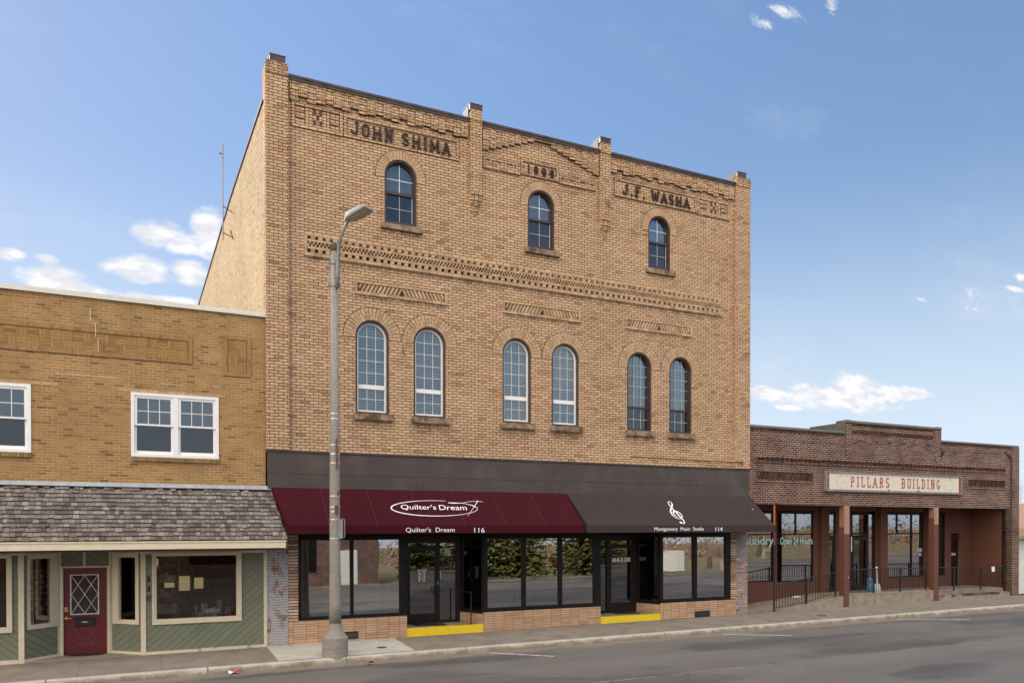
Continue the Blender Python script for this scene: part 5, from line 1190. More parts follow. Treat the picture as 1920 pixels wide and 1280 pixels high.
# dentil rows
mb = MB()
def dent(xa, xb, za, zb, pit, y0=-.035, jit=0):
    n = int((xb - xa) / pit)
    mb.cur = 1
    for i in range(n): x = xa + (xb - xa) * i / n; mb.box(x + .012, x + pit - .03, y0, -.001, za, zb)
    mb.cur = 0
dent(X0 + .05, 20.1, 6.28, 6.35, .11); dent(20.45, 24.93, 6.68, 6.75, .11); dent(25.3, 29.68, 6.22, 6.285, .11)
dent(15.95, 29.25, 5.27, 5.345, .12, -.05); mb.box(15.95, 29.25, -.06, -.001, 5.35, 5.40); mb.box(15.95, 29.25, -.05, -.001, 5.20, 5.262); mb.box(15.91, 15.945, -.06, -.001, 5.2, 5.40); mb.box(29.255, 29.3, -.06, -.001, 5.2, 5.4)
for (xa, xb) in ((15.95, 18.55), (26.9, 29.25)):
    mb.box(xa, xb, -.04, -.001, 4.90, 4.955); mb.box(xa, xb, -.04, -.001, 4.54, 4.60); mb.box(xa - .04, xa, -.04, -.001, 4.54, 4.955); mb.box(xb, xb + .04, -.04, -.001, 4.54, 4.955)
    n = int((xb - xa) / .13); mb.cur = 1
    for i in range(n): x = xa + (xb - xa) * (i + .5) / n; mb.pxz([(x - .05 - .02, 4.63), (x - .05 + .045, 4.63), (x + .05 + .02, 4.87), (x + .05 - .045, 4.87)], -.045 if i % 2 else -.03, -.001)
    mb.cur = 0
n = 34; mb.cur = 1
for i in range(n): x = 20.5 + (24.9 - 20.5) * i / n; mb.pxy([(x, -.05), (x + .045, -.0012), (x - .045, -.0012)], 6.38, 6.44); mb.pxy([(x + .06, -.05), (x + .105, -.0012), (x + .015, -.0012)], 6.46, 6.52)
mb.cur = 0
for i in range(12): x = 20.5 + 4.4 * i / 12; mb.box(x, x + .25, -.03 if i % 2 else -.018, -.001, 6.06 + .07 * (i % 2), 6.34)
for xa, xb in ((X0 + .1, 20.05), (25.35, 29.6)): mb.box(xa, xb, -.02, -.001, 5.98, 6.14)
for k in range(6): mb.box(25.35 + .0, 25.6 - .04 * k, -.02, -.001, 5.94 - .04 * k - .03, 5.975 - .04 * k); mb.box(29.35 + .05 * k, 29.68, -.02, -.001, 5.94 - .04 * k - .03, 5.975 - .04 * k)
mb.build('brick_ornament', ['brick_maroon', 'brick_maroon_pieces'], PB)
jb = MB(); jb.box(16.0, 29.2, -.012, -.001, 5.265, 5.348); jb.build('ornament_shadow_gap', 'joint_dark', PB) if False else None
mb = MB(); mb.tube([(29.66, -.03, 5.85), (29.66, -.03, .2)], .02, 6); mb.tube([(29.2, -.03, 6.1), (29.66, -.03, 5.85)], .02, 6); mb.build('conduit', 'cast_iron', PB)
# sign
mb = MB(); mb.ring(rect(19.09, 26.49, 4.27, 5.0), rect(19.19, 26.40, 4.345, 4.93), -.10, -.001); sg = mb.build('sign', 'sign_frame', PB)
mb = MB(); mb.box(19.18, 26.41, -.07, -.002, 4.34, 4.935); bd = mb.build('board', 'sign_board', sg)
mb = MB(); mb.box(19.192, 19.285, -.075, -.0705, 4.346, 4.929); mb.box(26.305, 26.398, -.075, -.0705, 4.346, 4.929); mb.build('red_edge', 'lettering_red', sg)
for s, a, b in (('PILLARS', 20.36, 22.36), ('BUILDING', 23.03, 25.19)):
    for wmb in stroke_text(s, a, b, 4.47, .335, .04, -.071, .004, gap=.35): wmb.build('letter', 'lettering_red', sg)
mb = MB()
for sgn, cx in ((1, 19.85), (-1, 25.78)):
    pts = [(cx - sgn * q * .18 + (.0), 4.64 + .22 * s_) for q, s_ in ((0, 1), (.6, .85), (1, .4), (1.1, 0), (1, -.4), (.6, -.85), (0, -1))]
    strokes(mb, [pts], 0, 0, 1, 1, .012, -.071, .003)
    for s_ in (1, -1): strokes(mb, [rect(cx - .03, cx + .08, 4.62 + s_ * .24 - .04, 4.62 + s_ * .24 + .04) + [(cx - .03, 4.62 + s_ * .24 - .04)], [(cx + sgn * .2, 4.62 + s_ * .21), (cx + sgn * .35, 4.62 + s_ * .19), (cx + sgn * .3, 4.62 + s_ * .24)]], 0, 0, 1, 1, .012, -.071, .003)
mb.build('ornament', 'sign_ornament', sg)
mb = MB(); random.seed(6)
for cx_, cz_, s_ in ((22.35, 4.355, .09), (23.95, 4.36, .09), (22.8, 4.345, .04), (20.1, 4.62, .02), (25.5, 4.62, .02)): mb.pxz([(cx_ + s_ * random.uniform(.5, 1) * math.cos(a), cz_ + s_ * .5 * random.uniform(.4, 1) * math.sin(a)) for a in (0, 1, 2, 3, 4, 5)], -.0725, -.0705)
mb.build('flaked_patch', 'cast_iron', sg)
# columns
for cx in (20.25, 25.09):
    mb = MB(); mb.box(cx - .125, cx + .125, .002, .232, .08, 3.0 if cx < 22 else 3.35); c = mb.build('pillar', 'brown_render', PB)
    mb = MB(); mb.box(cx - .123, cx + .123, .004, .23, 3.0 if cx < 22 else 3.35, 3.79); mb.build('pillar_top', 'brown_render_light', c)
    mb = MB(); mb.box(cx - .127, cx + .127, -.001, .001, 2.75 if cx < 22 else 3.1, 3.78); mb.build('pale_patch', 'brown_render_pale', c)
    if cx < 22: mb = MB(); mb.lathe(0, 0, [(.015, 0), (.015, .02)], 8); q = MB(); q.v = [(cx + .07 + x, .0 - z, 1.18 + y_) for x, y_, z in mb.v]; q.f = mb.f; q.mi = mb.mi; q.build('bell_button', 'white_enamel', c)
# porch: back wall, ceiling, side walls
YB = 1.7
def hole(a, b, c, d_): return rect(a, b, c, d_)
wall_mesh('porch_wall', 'brown_render', PB, rect(X0, 30.0, -.02, 3.85), [rect(15.9, 18.40, .99, 3.62), rect(18.57, 20.42, .95, 3.62), rect(21.12, 21.60, .52, 3.62), rect(22.40, 23.80, .52, 3.62), rect(24.44, 26.66, .955, 3.62), rect(27.60, 27.99, .96, 3.62), rect(28.37, 28.99, .45, 2.73)], YB, YB + .25)
mb = MB(); mb.box(X0 + .01, 29.99, .325, YB - .001, 3.80, 3.85); mb.build('porch_ceiling', 'soffit_brown', PB)
mb = MB(); mb.slab((29.62, .33, .2), (29.63, 1.69, .2), (29.63, 1.69, 3.8), (29.62, .33, 3.8), (.1, 0, 0)); mb.build('porch_side_wall', 'brown_render', PB)
for x, y_ in ((20.75, 1.0), (26.95, 1.0)): pass
for b_ in ((20.70, 21.11, .12), (23.90, 24.30, .16), (26.72, 27.0, .16)): mb = MB(); mb.box(b_[0], b_[1], YB - b_[2], YB - .001, .5, 3.79); mb.build('porch_pilaster', 'brown_render', PB)
def pwin(xa, xb, za, zb, vs, zt_, nm='window', gl='glass_shop', vtop=None):
    mb = MB(); mb.ring(rect(xa + .001, xb - .001, za + .001, zb - .001), rect(xa + .045, xb - .045, za + .045, zb - .12), YB + .02, YB + .12)
    for v in vs: mb.box(v - .03, v + .03, YB + .025, YB + .115, za + .045, zb - .12)
    if zt_: mb.box(xa + .045, xb - .045, YB + .022, YB + .112, zt_ - .02, zt_ + .03)
    if vtop and zt_: mb.box(vtop - .025, vtop + .025, YB + .027, YB + .11, zt_ + .03, zb - .12)
    wn = mb.build(nm, 'aluminium_black', PB); g_ = MB(); g_.box(xa + .03, xb - .03, YB + .06, YB + .066, za + .03, zb - .03); g_.build('glass', gl, wn); return wn
w1 = pwin(15.9, 18.40, .99, 3.62, [], 2.73); w2_ = pwin(18.57, 20.42, .95, 3.62, [], 2.73, vtop=19.54)
pwin(24.44, 26.66, .955, 3.62, [25.95], 2.73, vtop=25.08); pwin(27.60, 27.99, .96, 3.62, [], None, gl='glass_door')
text_mesh('lettering', 'Laundry', 'lettering_mint', w1, 16.78, 18.42, 2.26, 2.67, YB - .0, bold=.03)
text_mesh('lettering', 'Open 24 Hours', 'lettering_mint', w2_, 18.72, 20.36, 2.27, 2.62, YB - .0, bold=.015)
def pdoor(xa, xb, fx0, fx1, dtop, za, side):
    mb = MB()
    for b in ((fx0, xa, za, 3.62), (xb, fx1, za, 3.62) if not side else (xb, xb + .045, za, 3.62), (xa, xb, dtop, dtop + .08), (xa, xb, 2.72, 2.78), (xa, xb, 3.48, 3.62)): mb.box(b[0], b[1], YB + .02, YB + .12, b[2], b[3])
    if side: mb.box(fx1 - .04, fx1, YB + .02, YB + .12, za, 3.62)
    fr = mb.build('door_frame', 'aluminium_black', PB); g_ = MB(); g_.box(xa, xb, YB + .06, YB + .066, dtop, 3.5); 
    if side: g_.box(xb + .04, fx1 - .03, YB + .06, YB + .066, za + .1, 3.5)
    g_.build('glass', 'glass_shop', fr)
    d_ = alu_door(xa + .003, xb - .003, za + .01, dtop - .003, xa + .09, xb - .09, za + .16, dtop - .1, YB + .03, PB)
    h = MB(); h.tube([(xb - .06, YB + .03, 1.72), (xb - .07, YB - .03, 1.70), (xb - .07, YB - .03, 1.42), (xb - .06, YB + .03, 1.40)], .012, 6); h.build('handle', 'iron_black', d_); return fr
pdoor(21.17, 21.56, 21.12, 21.60, 2.60, .52, False)
fr = pdoor(22.52, 23.37, 22.40, 23.80, 2.60, .52, True)
mb = MB(); mb.box(22.43, 22.49, YB + .012, YB + .018, 2.05, 2.62); mb.build('number_strip', 'paper_white', fr)
d3 = alu_door(28.40, 28.96, .47, 2.70, 28.46, 28.90, .6, 2.45, YB + .10, PB)
text_mesh('lettering', 'OPEN', 'lettering_white', d3, 28.48, 28.80, 1.78, 1.90, YB + .10)
text_mesh('lettering', 'WORK', 'lettering_white', PB, 26.28, 26.62, 1.98, 2.12, YB - .003 + .05); text_mesh('lettering', 'BSC', 'lettering_white', PB, 26.42, 26.60, 1.80, 1.93, YB + .05)
mb = MB(); mb.box(X0 + .02, 29.6, 5.5, 5.6, .1, 3.9); mb.box(X0 + .02, 29.6, YB + .26, 5.5, 3.86, 3.9); mb.build('interior_wall', 'interior_dark', PB)
mb = MB(); mb.box(X0 + .02, 29.6, YB + .26, 5.5, .0, .45); mb.build('interior_floor', 'interior_carpet', PB)
mb = MB(); mb.box(15.7, 16.85, .9, .95, 3.50, 3.545); mb.build('ceiling_strip', 'yellow_strip', PB)
for x in (20.70, 28.9): mb = MB(); mb.lathe(x, .6 if x < 25 else .2, [(.05, 3.80 if x < 25 else 3.74), (.06, 3.76 if x < 25 else 3.72), (.04, 3.69)], 12); mb.build('porch_lamp', 'lamp_housing', PB) if x < 25 else None
mb = MB(); mb.tube([(16.83, .05, .09), (16.83, .05, 2.38)], .032, 10); po = mb.build('support_post', 'iron_black', PB); mb = MB(); mb.tube([(16.83, .05, 2.381), (16.83, .05, 2.9)], .0325, 10); mb.build('post_band', 'pole_red', po); mb = MB(); mb.tube([(16.83, .05, 2.901), (16.83, .05, 3.80)], .0325, 10); mb.build('post_band', 'pole_orange', po)
# machines seen through the laundry windows
random.seed(9)
for i, (x, lb) in enumerate(((17.55, 'white laundry chair back leftmost in the laundry windows'), (18.05, 'second white chair back from the left in the laundry windows'), (19.05, 'white chair back below the Open lettering'), (19.6, 'rightmost white chair back in the laundry windows'))):
    t = thing('moulded_chair', lb, 'chair', (x, 2.4, .45), 'white moulded chairs in the laundry')
    mb = MB(); A = [(x - .24, .86), (x - .22, 1.05)] + [(x + .2 * math.cos(R(a)), 1.15 + .2 * math.sin(R(a))) for a in range(170, 9, -20)] + [(x + .22, 1.05), (x + .24, .86)]; mb.pxz(A, 2.40, 2.43); mb.pxz([(x - .24, .86), (x + .24, .86), (x + .22, .89), (x - .22, .89)], 2.44, 2.85); mb.build('shell', 'white_enamel', t)
    mb = MB()
    for a, b in ((-.18, 2.46), (.18, 2.46), (-.18, 2.8), (.18, 2.8)): mb.tube([(x + a, b, .451), (x + a, b, .86)], .015, 6)
    mb.build('leg', 'band_steel', t)
t = thing('vending_machine', 'tall red and white drink machine inside the laundry window', 'vending machine', (19.7, 3.2, .45))
mb = MB(); mb.box(19.62, 20.1, 3.1, 3.7, .451, 2.25); mb.build('body', 'plastic_red', t, bev=.02); mb = MB(); mb.box(19.64, 19.84, 3.09, 3.099, .8, 2.2); mb.build('panel', 'paper_white', t)

# deck, ramp and steps
mb = MB()
mb.box(20.37, 24.965, .02, .25, .08, .535); mb.box(20.13, 29.58, .25, YB - .001, .1, .50); mb.box(20.38, 24.96, .12, .249, .501, .54) if False else None
dk = mb.build('porch_deck', 'deck_concrete', PB)
mb = MB(); mb.box(20.36, 24.97, .01, .26, .536, .555); mb.build('deck_edge', 'threshold_concrete', dk)
mb = MB(); mb.add([(15.62, .235, .085), (20.129, .235, .47), (20.129, YB - .001, .47), (15.62, YB - .001, .085), (15.62, .235, -.1), (20.129, .235, -.1), (20.129, YB - .001, -.1), (15.62, YB - .001, -.1)], [(0, 1, 2, 3), (4, 7, 6, 5), (0, 4, 5, 1), (1, 5, 6, 2), (2, 6, 7, 3), (3, 7, 4, 0)]); mb.build('ramp', 'deck_concrete', PB)
mb = MB(); mb.add([(17.0, .03, .08), (20.12, .03, .06), (20.12, .03, .50), (18.2, .03, .27), (17.0, .03, .115), (17.0, .234, .08), (20.12, .234, .06), (20.12, .234, .50), (18.2, .234, .27), (17.0, .234, .115)], [(0, 1, 2, 3, 4), (9, 8, 7, 6, 5), (4, 3, 8, 9), (3, 2, 7, 8), (2, 1, 6, 7), (4, 9, 5, 0), (0, 5, 6, 1)]); mb.build('ramp_kerb', 'deck_concrete', PB)
mb = MB(); mb.box(25.22, 29.6, -.05, .24, .08, .255); st = mb.build('steps', 'deck_concrete', PB)
mb = MB(); x = 25.23; random.seed(1)
while x < 29.55: mb.box(x + .006, x + .19, .0 + random.uniform(0, .01), .245, .26, .345 + random.uniform(-.006, .006)); x += .2
mb.build('rowlock_course', 'rowlock_brick', st); mb = MB(); mb.box(25.22, 29.58, .26, .30, .40, .507) if False else mb.box(25.22, 29.6, .246, .252, .1, .49); mb.build('riser', 'deck_concrete', st)

def railing(name_label, P, posts, pit, top_extra=None):
    """P: list of (x, zbottom, ztop) along the rail"""
    t = thing('railing', name_label, 'railing', (P[0][0], .1, P[0][1]), 'black iron porch railings')
    def lerp(x):
        for (a, b) in zip(P, P[1:]):
            if a[0] <= x <= b[0]: f_ = (x - a[0]) / (b[0] - a[0]); return a[1] + (b[1] - a[1]) * f_, a[2] + (b[2] - a[2]) * f_
        return P[-1][1:]
    y = .12
    mb = MB(); mb.tube([(x, y, zt_) for x, zb2, zt_ in P], .02, 6); mb.build('top_rail', 'iron_black', t)
    mb = MB(); mb.tube([(x, y, zb2 + .07) for x, zb2, zt_ in P], .012, 6); mb.build('bottom_rail', 'iron_black', t)
    x = P[0][0] + pit; k = 0
    while x < P[-1][0] - .03:
        zb2, zt_ = lerp(x); q = MB(); q.box(x - .007, x + .007, y - .007, y + .007, zb2 + .07, zt_); q.build('picket', 'iron_black', t); x += pit
    for x in posts:
        zb2, zt_ = lerp(x); q = MB(); q.box(x - .022, x + .022, y - .022, y + .022, zb2 - .03, zt_ + .03); q.build('post', 'iron_black', t)
railing('black iron railing rising beside the concrete ramp', [(16.88, .15, .98), (18.39, .31, 1.19), (19.82, .54, 1.385)], [18.39, 19.82], .13)
railing('black iron railing on the porch between the two brown pillars', [(20.42, .56, 1.46), (24.70, .56, 1.42)], [21.77, 23.21, 24.68], .125)
railing('black iron railing above the brick steps at the right end', [(25.28, .52, 1.42), (29.50, .52, 1.36)], [26.3, 27.95, 29.45], .125)
mb = MB(); mb.box(28.62, 28.80, .085, .10, 1.18, 1.38); tag(mb.build('paper_notice', 'paper_white'), 'small white paper notice tied to the right porch railing', 'notice')
t = thing('snow_shovel', 'white snow shovel leaning upright on the porch between the pillars', 'shovel', (22.92, .9, .5))
mb = MB(); mb.tube([(22.92, .88, .62), (22.93, .95, 1.42)], .02, 8); mb.build('shaft', 'white_enamel', t); mb = MB(); mb.tube([(22.90, .95, 1.44), (22.97, .95, 1.44)], .03, 8); mb.build('grip', 'white_enamel', t)
mb = MB(); mb.slab((22.76, .84, .505), (23.06, .84, .505), (23.05, .89, .82), (22.78, .89, .82), (0, .015, 0)); mb.build('blade', 'paper_mint', t)
t = thing('salt_bag', 'blue and white bag slumped by the porch door', 'bag', (22.58, .95, .5)); mb = MB(); mb.lathe(22.58, .95, [(.1, .501), (.13, .65), (.11, .85), (.12, .98), (.05, 1.05)], 10); mb.build('sack', 'plastic_blue', t)
t = thing('bucket', 'small pale bucket standing behind the snow shovel', 'bucket', (23.03, 1.05, .5)); mb = MB(); mb.lathe(23.03, 1.05, [(.09, .501), (.12, .74), (.11, .74), (.08, .52)], 14); mb.build('pail', 'paper_mint', t); mb = MB(); mb.tube([(22.91, 1.05, .73), (22.97, 1.0, .82), (23.09, 1.0, .82), (23.15, 1.05, .73)], .006, 5); mb.build('handle', 'iron_black', t)
mb = MB(); random.seed(12)
for k in range(4): x = 19.0 + k * .09; mb.lathe(x, 1.3, [(.05, .39), (.06, .44), (.02, .47)], 7)
tag(mb.build('paper_litter', 'paper_white'), 'crumpled white paper lying on the ramp by the laundry door', 'litter')

# ------------------------------------------------------------------ street lamp
px_, py_, pz = 1.30, -1.8, f(1.3, -1.8)
SL = thing('street_lamp', 'grey concrete street lamp standing on the pale slab before the awning', 'street lamp', (px_, py_, pz))
mb = MB(); mb.lathe(px_, py_, [(.30, pz - .05), (.30, .15), (.292, .155), (.292, .165), (.30, .17), (.298, .40), (.285, .425), (.28, .43), (.255, .45), (.19, .56), (.155, .66), (.142, .74)], 28); mb.build('base', 'pole_concrete', SL, smooth=False)
mb = MB(); mb.lathe(px_, py_, [(.142, .741), (.135, 1.2), (.125, 2.5), (.117, 4.7), (.085, 9.5)], 24); mb.build('pole', 'pole_concrete', SL, smooth=True)
SL2 = px_ - .075
mb = MB(); mb.lathe(px_ - .075 + .075, py_, [(.095, 9.501), (.10, 9.53), (.09, 9.62), (.05, 9.69), (.01, 9.70)], 18); mb.build('pole_cap', 'cast_iron', SL, smooth=True)
def pr_(z): 
    T = [(0.7, .142), (1.2, .135), (2.5, .125), (4.7, .117), (9.5, .085)]
    for (a, b), (c, d_) in zip(T, T[1:]):
        if a <= z <= c: return b + (d_ - b) * (z - a) / (c - a)
    return .09
for z in (9.22, 8.70): mb = MB(); r = pr_(z) + .008; mb.lathe(px_, py_, [(r, z - .05), (r + .008, z - .04), (r + .008, z + .04), (r, z + .05)], 18); mb.box(px_ - r - .06, px_ - r + .0, py_ - .03, py_ + .03, z - .035, z + .035); mb.box(px_ + r - .0, px_ + r + .05, py_ - .03, py_ + .03, z - .035, z + .035); mb.build('clamp', 'pole_steel', SL)
mb = MB(); mb.tube([(1.345, -1.92, 8.62), (1.345, -1.93, 9.0), (1.35, -1.95, 9.3), (1.37, -2.0, 9.6), (1.42, -2.08, 9.85), (1.50, -2.25, 10.07), (1.52, -2.35, 10.12)], [.045, .045, .042, .04, .037, .035, .033], 10); mb.build('arm', 'pole_steel', SL, smooth=True)
# cobra head lamp reaching out over the road
hdv = Vector((.50, -.85, .16)).normalized(); sdv = Vector((.85, .50, 0)).normalized(); upv = hdv.cross(sdv) * -1
if upv.z < 0: upv = -upv
og = Vector((1.49, -2.24, 10.12)); mb = MB()
S_ = [(-.05, .035, .04), (.02, .085, .065), (.12, .15, .09), (.26, .175, .095), (.60, .18, .075), (.70, .165, .05), (.72, .15, .025)]
vs = []; fs = []; n = 16
for (l, wdt, ht) in S_:
    c = og + hdv * l
    for k in range(n):
        a = 2 * math.pi * (k + .5) / n; ca, sa = math.cos(a), math.sin(a); sx = math.copysign(abs(ca) ** .35, ca); sz = math.copysign(abs(sa) ** .55, sa)
        vs.append(c + sdv * wdt * sx + upv * (ht * sz if sa > 0 else ht * .7 * sz))
for i in range(len(S_) - 1):
    for k in range(n): fs.append((i * n + k, i * n + (k + 1) % n, (i + 1) * n + (k + 1) % n, (i + 1) * n + k))
fs += [tuple(range(n - 1, -1, -1)), tuple(range((len(S_) - 1) * n, len(S_) * n))]
mb.add(vs, fs); lh = mb.build('lamp_head', 'lamp_housing', SL)
vs = []; fs = []
for i, (l, wdt, ht) in enumerate(S_[2:6]):
    c = og + hdv * l
    for k in range(9): a = math.pi + math.pi * k / 8; vs.append(c + sdv * wdt * .8 * math.cos(a) + upv * (ht * .95 * math.sin(a)))
for i in range(3):
    for k in range(8): fs.append((i * 9 + k, i * 9 + k + 1, (i + 1) * 9 + k + 1, (i + 1) * 9 + k))
mb = MB(); mb.add(vs, fs); mb.build('lens', 'lamp_lens', lh, smooth=True)
for z in (5.676, 5.554, 4.943, 4.732, 4.516, 3.741, 3.486, 3.373, 3.191, 2.744):
    r = pr_(z); mb = MB(); mb.lathe(px_, py_, [(r, z - .012), (r + .004, z - .01), (r + .004, z + .01), (r, z + .012)], 20); mb.build('steel_band', 'band_steel', SL)
mb = MB(); mb.box(px_ - .0, px_ + .035, py_ - .175, py_ - .10, 4.40, 5.07); mb.build('rusty_bracket', 'rust', SL)
for za, zb in ((3.33, 3.42), (3.46, 3.52)): mb = MB(); mb.box(px_ - .03, px_ + .055, py_ - .16, py_ - .10, za, zb); mb.build('rusty_bracket', 'rust', SL)
mb = MB(); mb.tube([(px_ + .03, py_ - .10, 3.74), (px_ + .07, py_ - .16, 3.86)], .02, 6); mb.build('rusty_bracket', 'rust', SL)
mb = MB(); mb.tube([(px_ - .10, py_ - .03, 5.53), (px_ - .36, py_ - .12, 5.46)], .008, 5); mb.build('wire_stub', 'pole_steel', SL)
mb = MB(); mb.box(px_ + .05, px_ + .16, py_ - .13, py_ - .115, 2.74, 3.20); mb.tube([(px_ + .14, py_ - .12, 3.21), (px_ + .205, py_ - .12, 3.20), (px_ + .205, py_ - .12, 2.76), (px_ + .14, py_ - .12, 2.745)], .008, 6); mb.build('bracket_plate', 'pole_steel', SL)

# ------------------------------------------------------------------ garage and trees beyond
GR = thing('garage', 'white block garage with a brown roof beyond the pillared building', 'garage', (36, 1.6, .1))
mb = MB(); mb.box(30.6, 44, 1.2, 9, .05, 2.55); mb.build('wall', 'block_white', GR)
mb = MB(); mb.add([(30.3, .8, 2.5), (44.3, .8, 2.5), (44.3, 5.1, 4.1), (30.3, 5.1, 4.1), (44.3, 9.4, 2.5), (30.3, 9.4, 2.5), (30.3, .8, 2.62), (44.3, .8, 2.62), (44.3, 5.1, 4.22), (30.3, 5.1, 4.22), (44.3, 9.4, 2.62), (30.3, 9.4, 2.62)], [(0, 1, 2, 3), (3, 2, 4, 5), (6, 9, 8, 7), (9, 11, 10, 8), (0, 6, 7, 1), (4, 10, 11, 5), (0, 3, 9, 6), (3, 5, 11, 9), (1, 7, 8, 2), (2, 8, 10, 4)]); mb.build('roof', 'garage_roof', GR)

def bare_tree(label, x, y, z, h, seed, bark='bark_grey', twig='twig_tan', spread=1.0, levels=5, group='bare trees', leaf=None, tr=.03):
    random.seed(seed); t = thing('bare_tree', label, 'tree', (x, y, z), group)
    tb = MB(); cb = MB(); lb = MB()
    def br(p, d_, L, r, lv):
        n = 3 if lv < 3 else 2; pts = [p]; q = p; dd = d_.copy()
        for i in range(n):
            dd = (dd + Vector((random.uniform(-1, 1), random.uniform(-1, 1), random.uniform(-.3, .6))) * .16).normalized(); q = q + dd * L / n; pts.append(q)
        rr = [r * (1 - .45 * i / n) for i in range(n + 1)]
        (tb if lv == 0 else cb).tube(pts, rr, 7 if lv == 0 else (5 if lv < 3 else 3), cap=False)
        if lv >= levels:
            if leaf:
                for k in range(4): c = pts[-1] + Vector((random.uniform(-1, 1), random.uniform(-1, 1), random.uniform(-1, 1))) * .15; a = Vector((random.uniform(-1, 1), random.uniform(-1, 1), random.uniform(-1, 1))) * .07; b = Vector((random.uniform(-1, 1), random.uniform(-1, 1), random.uniform(-1, 1))) * .07; lb.add([c - a, c + b, c + a, c - b], [(0, 1, 2, 3)])
            return
        nb = {0: 5 if y > 0 else 7, 1: 4, 2: 4}.get(lv, 3)
        for k in range(nb):
            az = random.uniform(0, 6.28); tilt = random.uniform(.35, .95) * spread
            s1 = dd.orthogonal().normalized(); s1.rotate(Matrix.Rotation(az, 3, dd)); nd = (dd * math.cos(tilt) + s1 * math.sin(tilt) + Vector((0, 0, .12))).normalized()
            st_ = pts[-1] if k < 2 else pts[-1].lerp(pts[-2], random.random())
            br(st_, nd, L * random.uniform(.58, .82), rr[-1] * random.uniform(.5, .72), lv + 1)
    br(Vector((x, y, z)), Vector((0, 0, 1)), h * (.3 if y > 0 else .11), h * tr, 0)
    tb.build('trunk', bark, t); c = cb.build('crown', twig, t)
    if leaf: lb.build('leaves', leaf, c)
bare_tree('bare tan tree rising behind the garage roof at the right edge', 52.6, 13.2, .1, 8.6, 3, 'bark_pale', 'twig_tan', levels=6)
bare_tree('second bare tree farther back beyond the garage', 64, 19, .1, 9.0, 8, 'bark_grey', 'twig_tan', levels=5)

# the planting across the street that the shop glass mirrors
def spruce(label, x, y, h, seed, rad):
    random.seed(seed); t = thing('spruce_tree', label, 'tree', (x, y, 0), 'spruces mirrored in the shop glass')
    tb = MB(); tb.tube([(x, y, 0.0), (x, y, h * .96)], [.2, .02], 7); tb.build('trunk', 'bark_grey', t)
    mb = MB()
    nl = int(h * 3.6)
    for i in range(nl):
        z = .5 + (h - .6) * i / nl; r = rad * (1 - (z / h) ** 1.15) + .12; nb = int(9 + r * 6)
        for k in range(nb):
            a = random.random() * 6.283; L = r * random.uniform(.7, 1.12)
            for s_ in range(max(3, int(L * 4.5))):
                u = (s_ + .6) / max(3, int(L * 4.5)); c = Vector((x + math.cos(a) * L * u, y + math.sin(a) * L * u, z - .25 * u * L + .22 * u * u * L + random.uniform(-.08, .08)))
                w_ = .24 * random.uniform(.6, 1.3); d1_ = Vector((math.cos(a + random.uniform(-1, 1)), math.sin(a + random.uniform(-1, 1)), random.uniform(-.5, .3))) * w_ * 1.6; d2_ = d1_.cross(Vector((random.uniform(-1, 1), random.uniform(-1, 1), 1))).normalized() * w_ * .55
                mb.add([c - d1_ * .3 - d2_, c + d1_, c - d1_ * .3 + d2_], [(0, 1, 2)])
    mb.build('crown', 'leaf_spruce', t)
SP = [('left big spruce mirrored in the middle shop window', 19.6, -31, 8.0, 1, 2.9), ('second spruce from the left mirrored in the shop window', 22.0, -30.2, 8.6, 2, 2.5), ('spruce mirrored to the right of the red tree', 27.6, -30.5, 8.4, 3, 2.9), ('far right spruce mirrored beside the music studio door', 31.6, -33, 7.5, 4, 2.4), ('round dark spruce mirrored in the quilt shop glass', 15.4, -31, 6.5, 5, 2.3)]
for s in SP: spruce(*s)
bare_tree('small reddish crab apple mirrored between the spruces', 24.6, -29.6, .1, 3.9, 21, 'bark_grey', 'bark_grey', 1.05, 5, 'bare trees mirrored in the glass', 'leaf_red', .035)
for i, (x, y, h, sd_) in enumerate(((34.6, -31, 8, 31), (40.5, -30, 9.5, 32), (44, -36, 10, 33), (49, -31, 10, 34), (55, -38, 11, 35), (38, -44, 11, 36), (62, -32, 11, 37), (66.0, -48, 11, 38), (70, -40, 12, 39), (46.5, -50, 12, 40))):
    bare_tree('bare street tree %s across the road, seen only in the glass' % ('nearest the spruces', 'on the lawn', 'set back behind', 'past the lawn', 'far along the lawn', 'deep in the park', 'farther right', 'far off to the right', 'farthest right', 'deepest in the park')[i], x, y, .1, h, sd_, 'bark_pale' if i % 2 else 'bark_grey', 'twig_tan', .9, 5, 'bare trees mirrored in the glass', None, .028)
OB = thing('opposite_building', 'dark brick building across the road, mirrored in the left windows', 'building', (-10, -31, 0))
mb = MB(); mb.box(-34, 12, -44, -31, -.3, 6.5); mb.build('wall', 'brick_maroon', OB)
for i in range(9): mb = MB(); mb.box(-32 + i * 4.6, -29 + i * 4.6, -31.001, -30.9, .8, 3.0); mb.build('window', 'aluminium_black', OB)
mb = MB(); mb.box(9.4, 10.5, -31.001, -30.9, -.2, 2.2); mb.build('door', 'block_white', OB)
mb = MB(); mb.box(-34.2, 12.2, -44.2, -30.8, 6.5, 6.8); mb.build('coping', 'coping_white', OB)
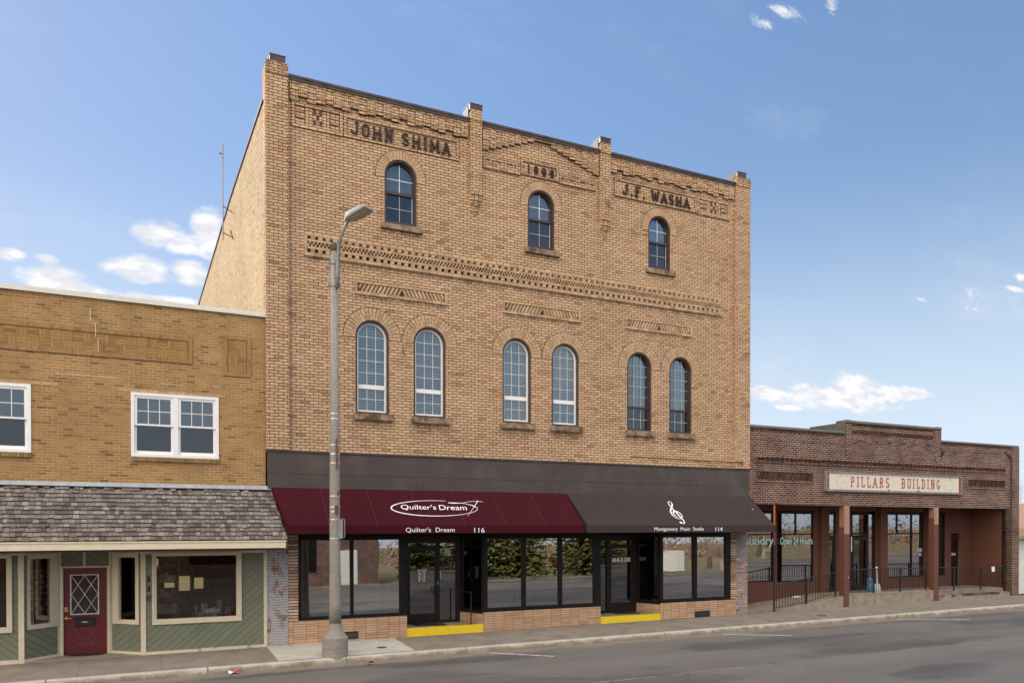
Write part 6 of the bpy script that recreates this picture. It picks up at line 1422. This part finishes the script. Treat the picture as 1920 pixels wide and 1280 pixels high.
t = thing('house', 'pale house beyond the trees, mirrored in the shop glass', 'house', (30, -62, 0))
mb = MB(); mb.box(26, 36, -70, -62, -.3, 2.6); mb.build('wall', 'block_white', t); mb = MB(); mb.add([(25.5, -61.5, 2.5), (36.5, -61.5, 2.5), (36.5, -66, 4.3), (25.5, -66, 4.3), (36.5, -70.5, 2.5), (25.5, -70.5, 2.5)], [(0, 1, 2, 3), (3, 2, 4, 5), (0, 3, 5), (1, 4, 2)]); mb.build('roof', 'garage_roof', t)
t = thing('shed', 'small pinkish shed across the road, mirrored by the music studio', 'shed', (38, -33, 0))
mb = MB(); mb.box(38.0, 38.9, -35, -33, .05, 1.9); mb.build('wall', 'block_white', t); mb = MB(); mb.box(37.9, 39.0, -35.1, -32.9, 1.9, 2.0); mb.build('roof', 'garage_roof', t)
random.seed(77); mb = MB()
for k in range(15000):
    x = random.uniform(8, 190); y = random.uniform(-96, -72); z = abs(random.gauss(0, 1)) * 1.9 * (1 + .35 * math.sin(x * .19) + .25 * math.sin(x * .61)); q = random.uniform(.12, .5)
    a = Vector((random.uniform(-1, 1), random.uniform(-1, 1), random.uniform(-1, 1))) * q; b = Vector((random.uniform(-1, 1), random.uniform(-1, 1), random.uniform(-1, 1))) * q
    c = Vector((x, y, max(0, z))); mb.add([c - a, c + b, c + a], [(0, 1, 2)])
for k in range(9000):
    x = random.uniform(31, 110); y = random.uniform(-52, -40); z = abs(random.gauss(0, 1)) * 1.5 + .1; q = random.uniform(.05, .3)
    a = Vector((random.uniform(-1, 1), random.uniform(-1, 1), random.uniform(-1, 1))) * q; b = Vector((random.uniform(-1, 1), random.uniform(-1, 1), random.uniform(-1, 1))) * q * .25
    c = Vector((x, y, z)); mb.add([c - a, c + b, c + a], [(0, 1, 2)])
island('woods_far', [(0, (.13, .08, .05)), (.4, (.28, .17, .11)), (.8, (.36, .25, .17)), (1, (.48, .38, .27))]); fw = mb.build('far_woods', 'woods_far'); fw['kind'] = 'stuff'; fw['label'] = 'brown leafless woods far across the road, seen in the glass'; fw['category'] = 'woods'
